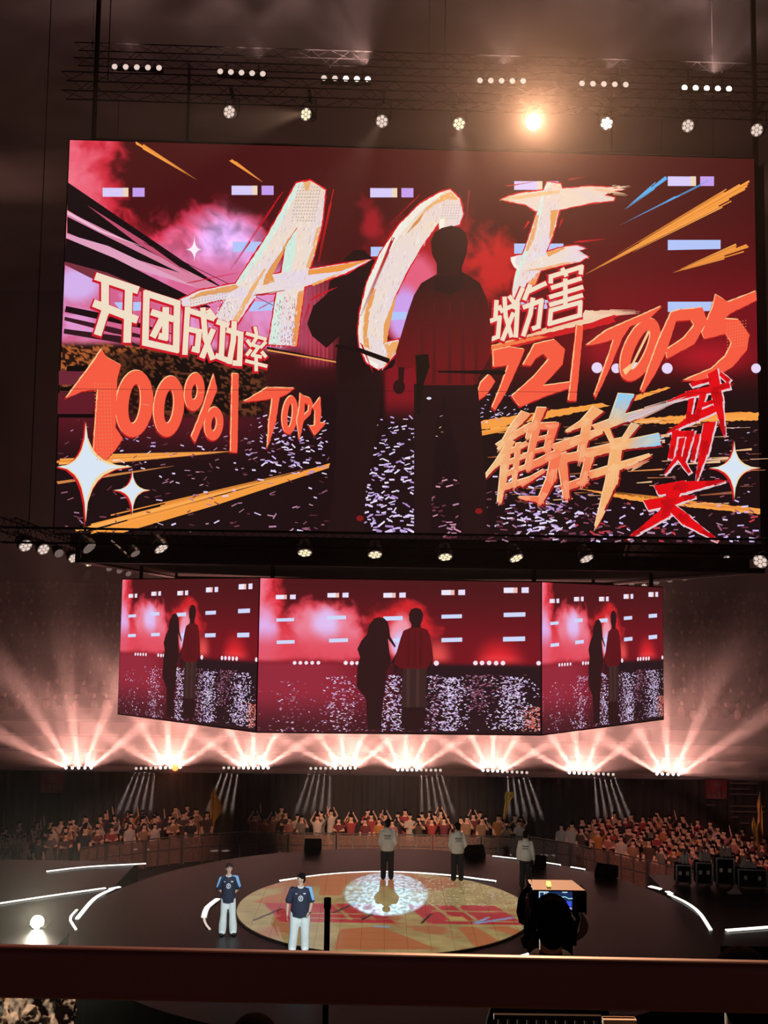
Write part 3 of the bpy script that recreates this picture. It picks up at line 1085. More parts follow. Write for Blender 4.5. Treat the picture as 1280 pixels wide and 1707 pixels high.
letter([[(733, 321), (750, 316), (766, 331), (772, 356), (766, 374), (733, 384), (731, 371), (700, 415), (675, 459), (656, 499), (644, 540), (640, 572), (664, 566), (668, 584), (657, 592), (640, 612), (630, 615), (612, 605), (600, 582), (597, 556), (600, 520), (612, 470), (635, 420), (665, 375), (700, 340)]],
       [(rough([(733, 321), (740, 322), (700, 352), (668, 390), (640, 432), (617, 480), (606, 520), (601, 556), (605, 580), (601, 580), (597, 556), (600, 520), (612, 470), (635, 420), (665, 375), (700, 340)], .7, 4), (240, 236, 222)),
        (rough([(736, 326), (752, 320), (764, 334), (745, 332), (722, 342), (702, 360), (690, 372), (710, 346)], .8, 4), (240, 176, 106)), (rough([(706, 356), (700, 368), (676, 392), (690, 372)], .6, 4), (214, 140, 78)),
        (rough([(622, 480), (627, 482), (616, 520), (612, 556), (616, 582), (607, 578), (605, 550), (609, 518)], .8, 4), (232, 158, 86)), (rough([(656, 500), (662, 488), (650, 540), (645, 570), (638, 574), (640, 540)], .8, 4), (232, 160, 90)),
        (rough([(640, 574), (664, 568), (666, 580), (655, 592), (642, 610), (646, 590)], .8, 4), (238, 168, 100)), (rough([(600, 578), (612, 598), (630, 606), (629, 615), (612, 605)], .5, 4), (244, 240, 232)), ([(733, 366), (742, 362), (738, 384), (732, 384)], (246, 240, 220))]
       + [(ell(740 + 4.4 * i - j * .8, 342 + 4.4 * j, 1.0, 1.0, n=6), (196, 172, 140)) for i in range(7) for j in range(6) if 735 < 740 + 4.4 * i - j * .8 < 767])
z7 = lambda p: zs(p, 820, 280, 5.3333)
barT = z7([(150, 250), (250, 225), (440, 200), (620, 185), (850, 165), (1000, 170), (1180, 190), (1040, 215), (1000, 245), (1090, 265), (1080, 290), (880, 310), (610, 370), (440, 390), (380, 380), (300, 325), (160, 300), (90, 275)])
stem = z7([(490, 125), (610, 140), (625, 200), (600, 370), (540, 600), (490, 720), (430, 920), (385, 1030), (270, 1170), (180, 1150), (185, 1060), (210, 930), (300, 700), (400, 400), (460, 200)])
barM = z7([(165, 800), (215, 780), (350, 760), (490, 745), (650, 700), (760, 690), (830, 715), (720, 750), (850, 790), (790, 830), (600, 870), (440, 910), (260, 920), (200, 880)])
shd = [(rough(z7([(490, 125), (530, 130), (470, 200), (440, 400), (330, 720), (240, 950), (190, 1110), (180, 1100), (210, 930), (300, 700), (400, 400), (455, 210)]), .6, 4), MINT), (rough(z7([(590, 370), (540, 590), (505, 640), (520, 500), (520, 380)]), .7, 4), (228, 160, 90)),
       (rough(z7([(390, 420), (420, 420), (370, 640), (320, 740), (300, 740)]), .7, 4), (232, 170, 110)), (rough(z7([(480, 750), (640, 705), (650, 715), (560, 760), (500, 790)]), .7, 4), (232, 160, 90)), (rough(z7([(250, 920), (420, 890), (620, 845), (790, 825), (600, 868), (440, 908)]), .7, 4), (240, 170, 110)),
       (rough(z7([(370, 960), (430, 920), (385, 1030), (270, 1160), (200, 1160), (300, 1050)]), .8, 4), (238, 150, 90)), (rough(z7([(130, 262), (440, 215), (600, 195), (600, 225), (400, 250), (220, 280)]), .8, 4), (240, 196, 140)),
       (rough(z7([(165, 795), (215, 785), (205, 850), (250, 915), (200, 885), (170, 830)]), .7, 4), (248, 240, 228))]
shd += streak(z7([(1000, 180)])[0], z7([(1250, 155)])[0], 9, 4, 5, col=(240, 204, 170), jag=.6) + streak(z7([(900, 190)])[0], z7([(1215, 240)])[0], 10, 5, 6, col=(238, 196, 160), jag=.6) + streak(z7([(700, 730)])[0], z7([(870, 800)])[0], 12, 6, 6, col=(240, 210, 214), jag=.5) + streak(z7([(200, 262)])[0], z7([(60, 290)])[0], 10, 3, 5, col=(236, 196, 150), jag=.5)
letter([barT, stem, barM], shd, out=2.0)
sweep = [(rough(z7([(-20, 1600), (300, 1500), (500, 1420), (800, 1330), (850, 1265), (1000, 1275), (1180, 1290), (1080, 1340), (1100, 1370), (830, 1440), (400, 1540), (-20, 1660)]), .9, 5), (206, 30, 36)),
         (rough(z7([(-20, 1580), (300, 1490), (500, 1410), (800, 1320), (830, 1262), (980, 1272), (1140, 1280), (1040, 1320), (900, 1370), (600, 1440), (300, 1510), (-20, 1600)]), .9, 5), lambda x, y: mix((240, 150, 90), (240, 206, 176), (x - 815) / 110)),
         (rough(z7([(-10, 1590), (200, 1540), (420, 1490), (500, 1500), (200, 1570), (-10, 1620)]), .8, 5), (244, 120, 70))] + streak(z7([(900, 1290)])[0], z7([(1330, 1280)])[0], 14, 6, 7, col=(240, 190, 160), jag=.6)
art('title_letter_sweep', sweep, BIG, 5)
for sc_ in (
    streak((474, 316), (382, 452), 3, 5, 3, col=(196, 20, 36)),
    streak((424, 392), (384, 450), 2, 3.5, 2, col=(196, 20, 36)),
    streak((556, 315), (530, 437), 3.5, 5, 3, col=(206, 20, 28)),
    streak((307, 473), (398, 454), 2, 3.5, 3, col=(196, 24, 50)),
    streak((430, 516), (460, 498), 2, 4, 3, col=(196, 24, 50)),
    streak((702, 322), (648, 375), 2, 2, 3, col=(180, 20, 30)),
    streak((657, 394), (600, 530), 6, 5, 4, col=(176, 16, 26)),
    streak((597, 560), (622, 622), 3, 2, 2, col=(206, 20, 30)),
    streak((512, 502), (562, 478), 3, 3, 2, col=(206, 20, 34)),
    streak((518, 500), (505, 540), 3, 2, 2, col=(196, 20, 40)),
    streak((782, 316), (776, 380), 1.5, 1.2, 1, col=(170, 30, 40)),
    streak((832, 312), (905, 301), 2, 1.5, 2, col=(180, 40, 50)),
    streak((956, 404), (1010, 398), 4, 2, 3, col=(196, 26, 36)),
    streak((884, 365), (872, 384), 4, 2, 2, col=(206, 24, 34)),
    streak((938, 362), (930, 385), 3, 1.4, 2, col=(196, 24, 34)),
    streak((940, 300), (980, 295), 2, 1, 2, col=(190, 40, 50))):
    art('red_scratch', sc_, BIG, 7)

# ---- block captions: every stroke of a character is a bar with square ends
def bars(strokes, w, tr):
    out = []
    for st in strokes:
        P = [Vector(tr([p])[0]) for p in st]
        for a, b in zip(P, P[1:]):
            d = (b - a).normalized()
            nr = Vector((-d.y, d.x)) * w / 2
            e = d * w * .42
            out.append([tuple(a - e - nr), tuple(b + e - nr), tuple(b + e + nr), tuple(a - e + nr)])
    return out


def caption(strokes, w, tr, lay=8):
    B = bars(strokes, w, tr)
    P = [([(x - 1.0, y + 1.6) for x, y in grow(b, 2.4)], (206, 24, 40)) for b in B]
    a = art('caption_character', P, BIG, lay)
    art('character_face', [(b, (240, 222, 198)) for b in B], BIG, lay + 0.5, a)
    return a


zc = lambda p: zs(p, 130, 440, 3.657)
caption([[(125, 80), (350, 155)], [(112, 245), (345, 335)], [(165, 95), (165, 290), (125, 415)], [(310, 150), (300, 460)]], 13.0, zc)
caption([[(418, 180), (605, 240), (598, 522), (410, 480), (418, 180)], [(462, 298), (568, 332)], [(535, 280), (532, 448), (508, 442)], [(515, 330), (462, 432)]], 11.0, zc)
caption([[(668, 275), (652, 540)], [(668, 282), (820, 330)], [(690, 400), (738, 412), (726, 525), (708, 520)], [(762, 280), (776, 450), (818, 570)], [(820, 410), (760, 560)], [(800, 290), (826, 325)]], 9.2, zc)
caption([[(858, 355), (908, 372)], [(884, 366), (874, 555)], [(850, 562), (912, 588)], [(918, 405), (992, 428), (984, 606), (956, 604)], [(952, 362), (946, 470), (924, 596)]], 9.0, zc)
caption([[(1080, 390), (1088, 425)], [(1032, 425), (1142, 458)], [(1088, 450), (1062, 492), (1100, 506), (1064, 556), (1112, 566)], [(1034, 470), (1054, 496)], [(1140, 480), (1116, 506)], [(1050, 528), (1032, 552)], [(1124, 540), (1142, 562)], [(1028, 592), (1145, 622)], [(1086, 575), (1086, 645)]], 5.8, zc)
ze = lambda p: zs(p, 820, 280, 5.3333)
caption([[(40, 1190), (30, 1340)], [(35, 1256), (72, 1240)], [(-40, 1370), (68, 1330), (52, 1500), (-50, 1540)], [(86, 1270), (190, 1222)], [(112, 1160), (122, 1320), (170, 1490)], [(186, 1300), (96, 1520)], [(160, 1150), (190, 1190)]], 7.2, ze)
caption([[(268, 1080), (200, 1240)], [(228, 1210), (212, 1490)], [(335, 1050), (292, 1160)], [(318, 1100), (468, 1030)], [(290, 1235), (440, 1180), (412, 1410), (372, 1425)], [(362, 1170), (340, 1300), (282, 1480)]], 7.6, ze)
caption([[(630, 905), (655, 950)], [(522, 1010), (524, 965), (795, 880), (790, 930)], [(540, 1062), (780, 985)], [(524, 1145), (795, 1062)], [(524, 1215), (792, 1135)], [(652, 1000), (652, 1200)], [(528, 1265), (785, 1195), (780, 1310), (512, 1385), (524, 1265)]], 7.4, ze)

# ---- brush numerals and TOP lettering
SAL, SALH, SALD = (246, 92, 66), (250, 198, 140), (176, 26, 30)


def numeral(name, polys, hi=(), lay=8, d=1.6, hole=()):
    P = [([(x - 1.4, y + .8) for x, y in rough(grow(p, d), .7, 5)], SALD) for p in polys]
    P += [([(x - 1.6, y - 1.4) for x, y in rough(p, .5, 5)], SALH) for p in polys]
    P += [(rough(p, .5, 5), SAL) for p in polys]
    P += [(h, SALH) for h in hi]
    return art(name, P, BIG, lay)


z2 = lambda p: zs(p, 80, 540, 2.6667)
halft = [(ell(158 + 5 * i + j * .2, 640 + 6 * j, 1.1, 1.1, n=5), (240, 130, 80)) for i in range(6) for j in range(22)]
one = z2([(240, 112), (258, 145), (325, 182), (308, 245), (300, 460), (333, 508), (300, 560), (240, 622), (200, 602), (222, 290), (150, 300), (80, 332), (112, 288), (180, 198)])
n1 = numeral('numeral', [one])
art('halftone', halft, BIG, 9, n1, kind='stuff')
def zero(cx, cy, rx, ry, ix, iy, rot=0.1):
    return ring_poly(ell(cx, cy, rx, ry, rot, 30), ell(cx, cy, ix, iy, rot, 30))
numeral('numeral', [zero(*zs([(385, 355)], 80, 540, 2.6667)[0], 31, 56, 10, 33)])
numeral('numeral', [zero(*zs([(538, 367)], 80, 540, 2.6667)[0], 25, 51, 8, 28)])
pc = numeral('percent_sign', [zero(*z2([(652, 302)])[0], 16.5, 32, 5, 13), z2([(738, 222), (752, 292), (700, 420), (655, 527), (638, 500), (690, 370), (715, 290)]), zero(*z2([(738, 444)])[0], 15.5, 28, 4.5, 12)])
numeral('divider_bar', [z2([(820, 220), (848, 222), (841, 571), (812, 570)])])
numeral('letter', [z2([(870, 347), (975, 283), (1097, 285), (1062, 312), (1030, 326), (1012, 440), (975, 556), (983, 440), (998, 330), (940, 340)])], d=1.2)
numeral('letter', [zero(*z2([(1076, 405)])[0], 13, 32, 4, 20)], d=1.2)
numeral('letter', [z2([(1136, 320), (1168, 330), (1178, 355), (1168, 400), (1136, 432), (1138, 408), (1158, 386), (1160, 360), (1136, 350)]), z2([(1122, 308), (1142, 322), (1139, 420), (1118, 516), (1107, 430), (1118, 370)])], d=1.0)
numeral('numeral', [z2([(1212, 325), (1214, 400), (1210, 440), (1236, 440), (1186, 496), (1164, 455), (1186, 452), (1188, 385), (1174, 372)])], d=1.0)
z6 = lambda p: zs(p, 780, 480, 2.56)
numeral('decimal_point', [z6([(28, 492), (55, 405), (90, 368), (116, 398), (82, 452)])])
numeral('numeral', [z6([(108, 268), (175, 252), (242, 262), (215, 330), (165, 440), (116, 522), (104, 510), (140, 420), (172, 330), (110, 338)])])
numeral('numeral', [z6([(236, 330), (285, 240), (370, 220), (414, 262), (404, 325), (320, 418), (438, 402), (428, 430), (330, 462), (222, 507), (188, 462), (280, 380), (345, 305), (322, 280), (290, 300), (268, 332)])])
numeral('divider_bar', [z6([(466, 158), (492, 164), (462, 482), (430, 482)])])
numeral('letter', [z6([(505, 246), (590, 182), (828, 78), (775, 132), (690, 165), (660, 210), (602, 350), (547, 468), (540, 455), (600, 290), (622, 220), (560, 238)])])
oo = zs(ell(0, 0, 1, 1, n=4), 0, 0, 1)
numeral('letter', [zero(780 + 735 / 2.56, 480 + 264 / 2.56, 27, 56, 9, 36, .42)], [z6([(660, 350), (672, 372), (700, 340), (775, 190), (768, 180), (700, 320)])])
numeral('letter', [z6([(895, 95), (1000, 84), (1022, 140), (965, 240), (850, 302), (846, 264), (920, 215), (965, 160), (952, 136), (885, 142)]), z6([(868, 104), (908, 92), (885, 150), (850, 262), (800, 365), (748, 448), (738, 436), (775, 330), (815, 220)])])
n5 = numeral('numeral', [z6([(1058, 28), (1110, 60), (1230, 14), (1232, 52), (1120, 108), (1095, 132), (1155, 135), (1202, 200), (1190, 265), (1130, 335), (1035, 395), (918, 396), (1040, 345), (1100, 290), (1125, 235), (1100, 195), (1010, 218), (998, 190), (1045, 80)])])
art('halftone', [(ell(1212 + 4.4 * i, 540 + 5 * j - i * .8, .9, .9, n=5), (244, 140, 90)) for i in range(8) for j in range(9)], BIG, 9, n5, kind='stuff')

# ---- large brush characters: tapered strokes
WK = 1.2


def tapered(path, tr):
    """A brush stroke (x, y, width) as quads between its points with slanted, rough ends."""
    P = [Vector(tr([p[:2]])[0]) for p in path]
    W = [p[2] * WK / 2.6667 for p in path]
    out = []
    for k in range(len(P) - 1):
        a, b = P[k], P[k + 1]
        d = (b - a).normalized()
        nr = Vector((-d.y, d.x))
        ea = d * W[k] * (.42 if k == 0 else .25)
        eb = d * W[k + 1] * (.42 if k == len(P) - 2 else .25)
        sl = d * W[k] * .18
        out.append([tuple(a - ea - nr * W[k] / 2 - sl), tuple(b + eb - nr * W[k + 1] / 2), tuple(b + eb + nr * W[k + 1] / 2), tuple(a - ea + nr * W[k] / 2 + sl)])
    return out


def brush_char(strokes, body, edge, hi=None, lay=8, extra=()):
    B = [q for st in strokes for q in tapered(st, zb6)]
    P = [([(x + 1.3, y + 1.8) for x, y in rough(grow(b, 1.5), .7, 5)], edge) for b in B]
    if hi:
        P += [([(x - 1.2, y - 1.1) for x, y in b], hi) for b in B]
    a = art('brush_character', P, BIG, lay)
    F = [(rough(b, .6, 5), body) for b in B]
    for b in B:                                             # dry-brush hairs along each stroke
        p, q = (Vector(b[0]) + Vector(b[3])) / 2, (Vector(b[1]) + Vector(b[2])) / 2
        if (q - p).length > 14:
            F += streak(p.lerp(q, .55), p.lerp(q, 1.12), (Vector(b[0]) - Vector(b[3])).length * .8, (Vector(b[1]) - Vector(b[2])).length * .9, 4, col=(lambda x, y: mix(body(x, y), (250, 214, 168), .35)) if callable(body) else mix(body, (120, 6, 14), .35), jag=.5)
    art('character_face', F, BIG, lay + .5, a)
    return a


zb6 = lambda p: zs(p, 800, 640, 2.6667)
hebody = lambda x, y: mix((240, 200, 140), (245, 118, 80), ((x - 822) / 95 + (y - 700) / 420))
brush_char([[(195, 140, 34), (140, 205, 24), (85, 290, 10)], [(88, 272, 20), (150, 232, 24), (228, 186, 22), (212, 240, 12)], [(135, 265, 26), (80, 350, 22), (5, 432, 4)], [(118, 300, 30), (108, 400, 30), (88, 520, 16)],
            [(125, 305, 18), (205, 268, 16)], [(122, 352, 18), (210, 318, 16)], [(116, 402, 18), (208, 368, 16)], [(105, 462, 22), (222, 424, 18)], [(172, 272, 20), (152, 452, 18)],
            [(270, 120, 34), (240, 195, 22)], [(232, 190, 24), (330, 186, 26)], [(328, 190, 32), (300, 292, 26)], [(252, 192, 28), (214, 372, 24)], [(252, 248, 14), (306, 234, 14)], [(246, 300, 14), (300, 286, 14)],
            [(212, 372, 26), (340, 312, 28)], [(338, 316, 36), (318, 420, 36), (266, 524, 20)], [(270, 516, 26), (180, 505, 8)], [(188, 446, 20), (282, 388, 12)]], hebody, (150, 24, 30), (250, 222, 170))
cibody = lambda x, y: mix(mix((244, 176, 116), (243, 122, 84), (y - 690) / 110 if x < 985 else (1000 - x) / 60), (150, 204, 236), max(0, (x - 1052) / 34) if 712 < y < 752 else max(0, (712 - y) / 40) if x > 1010 else 0)
brush_char([[(512, 125, 40), (460, 175, 28), (388, 210, 8)], [(345, 285, 36), (440, 250, 32), (532, 212, 22)], [(478, 175, 32), (446, 330, 30)], [(362, 335, 30), (496, 308, 30)], [(366, 330, 38), (384, 498, 24)], [(492, 312, 32), (456, 440, 24)], [(378, 462, 28), (466, 430, 26)],
            [(640, 70, 56), (605, 150, 40)], [(528, 196, 34), (620, 160, 30), (720, 128, 22)], [(566, 205, 24), (592, 262, 18)], [(684, 190, 28), (634, 258, 16)], [(498, 304, 32), (640, 272, 32), (778, 250, 46)], [(498, 404, 28), (620, 366, 28), (752, 318, 10)], [(612, 262, 40), (586, 430, 46), (515, 632, 6)]],
           cibody, (150, 24, 30), (250, 216, 168))
art('brush_sweep', streak(zb6([(640, 160)])[0], zb6([(920, 55)])[0], 22, 6, 10, cols=[(120, 190, 226), (220, 170, 160), (196, 200, 220), (230, 190, 170)], jag=.4), BIG, 9)
art('brush_sweep', streak(zb6([(640, 380)])[0], zb6([(760, 335)])[0], 16, 8, 6, cols=[(240, 200, 160), (236, 150, 110)], jag=.5), BIG, 9)
WK = 1.4
RD, RDE = (226, 14, 22), (230, 196, 204)
brush_char([[(835, 78, 6), (930, 45, 22), (1098, 8, 20)], [(945, 2, 14), (1015, -18, 12)], [(990, 50, 20), (962, 150, 20)], [(992, 92, 16), (1034, 80, 12)], [(938, 75, 18), (925, 160, 16)], [(1034, 112, 24), (930, 160, 24), (836, 216, 4)], [(1036, -36, 34), (1056, 70, 34), (1086, 226, 5)], [(1072, -42, 12), (1100, -18, 16)]], RD, RDE)
brush_char([[(868, 214, 20), (848, 322, 18)], [(866, 222, 18), (940, 222, 20)], [(936, 222, 22), (908, 334, 14)], [(898, 248, 16), (882, 320, 16), (822, 398, 4)], [(888, 330, 18), (928, 388, 12)], [(966, 232, 16), (946, 334, 12)], [(1016, 192, 38), (994, 300, 30), (960, 432, 4)]], RD, RDE)
brush_char([[(800, 470, 30), (900, 458, 40), (1084, 432, 4)], [(756, 536, 34), (850, 520, 30), (952, 502, 6)], [(862, 480, 44), (820, 575, 34), (660, 686, 4)], [(846, 545, 24), (910, 600, 36), (1050, 694, 6)]], RD, RDE)

# ---- sparkles
for (cx, cy, up, dn, lf, rt, rim) in ((143, 778, 76, 92, 48, 78, 1), (221, 817, 34, 40, 32, 30, 1), (1224, 780, 46, 52, 42, 44, 1), (324, 416, 26, 24, 16, 15, 0)):
    P = []
    if rim:
        P += [([(x - 2.2, y + 1.6) for x, y in star(cx, cy, up * 1.05, dn * 1.08, lf, rt, .3)], (206, 26, 40)), (star(cx, cy, up * .98, dn, lf, rt), (240, 214, 160))]
    P += [(star(cx, cy, up * .86, dn * .86, lf * .9, rt * .8), (218, 230, 244) if rim else (250, 240, 250))]
    art('sparkle', P, BIG, 9)

# ---- the two dark figures in the picture, cut off from the light behind them
DK = (37, 19, 20)
FIGL = [(575, 430), (590, 417), (606, 417), (620, 430), (636, 442), (640, 470), (628, 520), (632, 560), (628, 600), (636, 640), (630, 700), (622, 760), (610, 820), (606, 887), (545, 887), (556, 820), (560, 700), (560, 600), (566, 560), (544, 580), (520, 560), (512, 540), (522, 510), (545, 490), (552, 460)]
art('dark_figure', [(FIGL, DK), ([(585, 560), (600, 566), (626, 585), (650, 600), (662, 598), (655, 612), (640, 618), (622, 600), (590, 580)], (30, 16, 17)), (rough([(562, 575), (590, 570), (634, 590), (632, 620), (565, 640)], 2, 8), (34, 17, 18))], BIG, 4, label='dark standing figure with long hair, screen picture')
FIGR = [(668, 888), (700, 888), (704, 760), (700, 650), (744, 645), (768, 700), (764, 800), (766, 890), (800, 894), (812, 800), (800, 720), (792, 668), (800, 640), (812, 606), (818, 590), (820, 560), (812, 500), (800, 472), (786, 462), (770, 453), (770, 445), (778, 422), (780, 404), (776, 388), (766, 379), (752, 376), (736, 380), (724, 388), (718, 402), (720, 424), (728, 440), (730, 452), (726, 462), (702, 472), (690, 492), (680, 520), (668, 560), (660, 585), (658, 606), (664, 618), (690, 610), (694, 640), (690, 760)]
art('dark_figure', [([(690, 640), (796, 640), (810, 800), (812, 893), (770, 893), (764, 760), (740, 660), (728, 700), (716, 893), (690, 890)], DK), ([(718, 402), (724, 388), (736, 380), (752, 376), (766, 379), (776, 388), (780, 404), (778, 422), (770, 445), (770, 460), (728, 460), (728, 440), (720, 424)], (48, 21, 20)),
                     ([(726, 458), (770, 453), (786, 462), (800, 472), (812, 500), (820, 560), (818, 590), (808, 610), (790, 642), (696, 642), (690, 612), (666, 618), (658, 606), (660, 585), (668, 560), (680, 520), (690, 492), (702, 472)], lambda x, y: mix((50, 20, 20), (108, 20, 24), (y - 470) / 100)),
                     ([(724, 462), (772, 456), (774, 478), (750, 492), (722, 484)], (42, 19, 19))]
    + [([(x, 500 + abs(x - 750) * .2), (x + 3, 500), (x + 5, 640), (x - 2, 640)], (84, 22, 24)) for x in (702, 722, 748, 770, 792)] + [(ell(665, 645, 10, 12), (44, 18, 19)), ([(664, 612), (674, 612), (672, 640), (664, 640)], (44, 18, 19))], BIG, 10, label='dark standing figure with short hair and dull red jacket, screen picture')
art('dark_boom', [([(560, 574), (600, 580), (650, 598), (648, 606), (600, 588), (558, 578)], (24, 13, 14)), ([(692, 592), (714, 590), (716, 612), (706, 640), (700, 690), (694, 690), (694, 620)], (26, 18, 14)), ([(730, 618), (840, 617), (843, 621), (840, 625), (730, 621)], (20, 12, 12)), ([(100, 648), (1260, 655), (1260, 655.6), (100, 648.6)], (30, 16, 16))], BIG, 11, label='dark microphone boom in the screen picture')
art('white_glint', [(ell(715, 664, 4, 2.2), (220, 220, 236))], BIG, 11)
for x, y, r in ((600, 864, 6), (798, 852, 6)):
    art('red_lamp_dot', [(ell(x, y, r, r * .8), (130, 24, 26))], BIG, 11)

# ================================================================== ring of smaller screens
def small_pic(u, v, x, y):
    """The same stage picture without graphics."""
    a = 1.79
    X = u * a
    wx, wy = fbm(X * 6, v * 6, 81, 3) - .5, fbm(X * 6 + 9, v * 6, 83, 3) - .5
    n1 = (fbm(X * 7 + wx * .9 + 3, v * 7 + wy * .9, 61, 6) - .5) * 2
    n2 = (fbm(X * 22 + wx * 2, v * 22 + wy * 2, 71, 4) - .5) * 1.6
    c = np.zeros(u.shape + (3,))
    g = sstep(0, .5, v)[..., None]
    c = np.array([78, 24, 27.]) * (1 - g) + np.array([120, 24, 33.]) * g

    def put(m, col):
        nonlocal c
        m = np.clip(m, 0, 1)[..., None]
        c = c * (1 - m) + np.array(col, float) * m
    floor_ = sstep(.53, .57, v)
    put(floor_ * sstep(.25, .62, u), (44, 26, 30))
    put(floor_ * (1 - sstep(.2, .5, u)), (150, 44, 60))
    put(sstep(.72, 1.0, v) * .75, (50, 28, 30))
    up = 1 - sstep(.50, .56, v)
    edge = .10 + v * .10 + .06 * n1 + .03 * n2
    put(sstep(0, .05, edge - u) * up, (220, 46, 58))
    put(sstep(.03, .10, edge - u) * up, (242, 120, 140))
    put((1 - sstep(.4, 1.0, np.hypot((u - .02) / .06, (v - .36) / .2) + .3 * n1)) * up, (226, 176, 236))
    r = np.hypot((u - .23) / .16, (v - .36) / .24) + .32 * n1 + .2 * n2
    put((1 - sstep(.72, 1.05, r)) * up, (222, 62, 76))
    put((1 - sstep(.5, .9, r)) * up, (236, 128, 150))
    put((1 - sstep(.3, 1.0, np.hypot((u - .235) / .07, (v - .30) / .17) + .25 * n1)) * up, (226, 190, 242))
    put(sstep(.30, .46, v) * up * (1 - sstep(.28, .42, u + .05 * n1)) * .85, (226, 76, 92))
    r = np.hypot((u - .50) / .13, (v - .34) / .22) + .45 * n1 + .2 * n2
    put((1 - sstep(.6, 1.05, r)) * up, (206, 40, 46))
    r = np.hypot((u - .50) / .055, (v - .38) / .19) + .2 * n1
    put((1 - sstep(.5, 1.0, r)) * up, (240, 150, 168))
    put((1 - sstep(.3, 1.0, np.hypot((u - .50) / .04, (v - .42) / .12))) * up, (216, 196, 246))
    put((1 - sstep(.1, 1.0, np.hypot((u - .63) / .07, (v - .50) / .16))) * up * .9, (236, 84, 80))
    fan = (1 - sstep(.2, 1.0, np.hypot((u - .85) / .12, (v - .56) / .24))) * up * sstep(.72, .80, u)
    put(fan, (226, 40, 48))
    put(fan * sstep(.46, .55, v) * .5, (244, 100, 96))
    return c


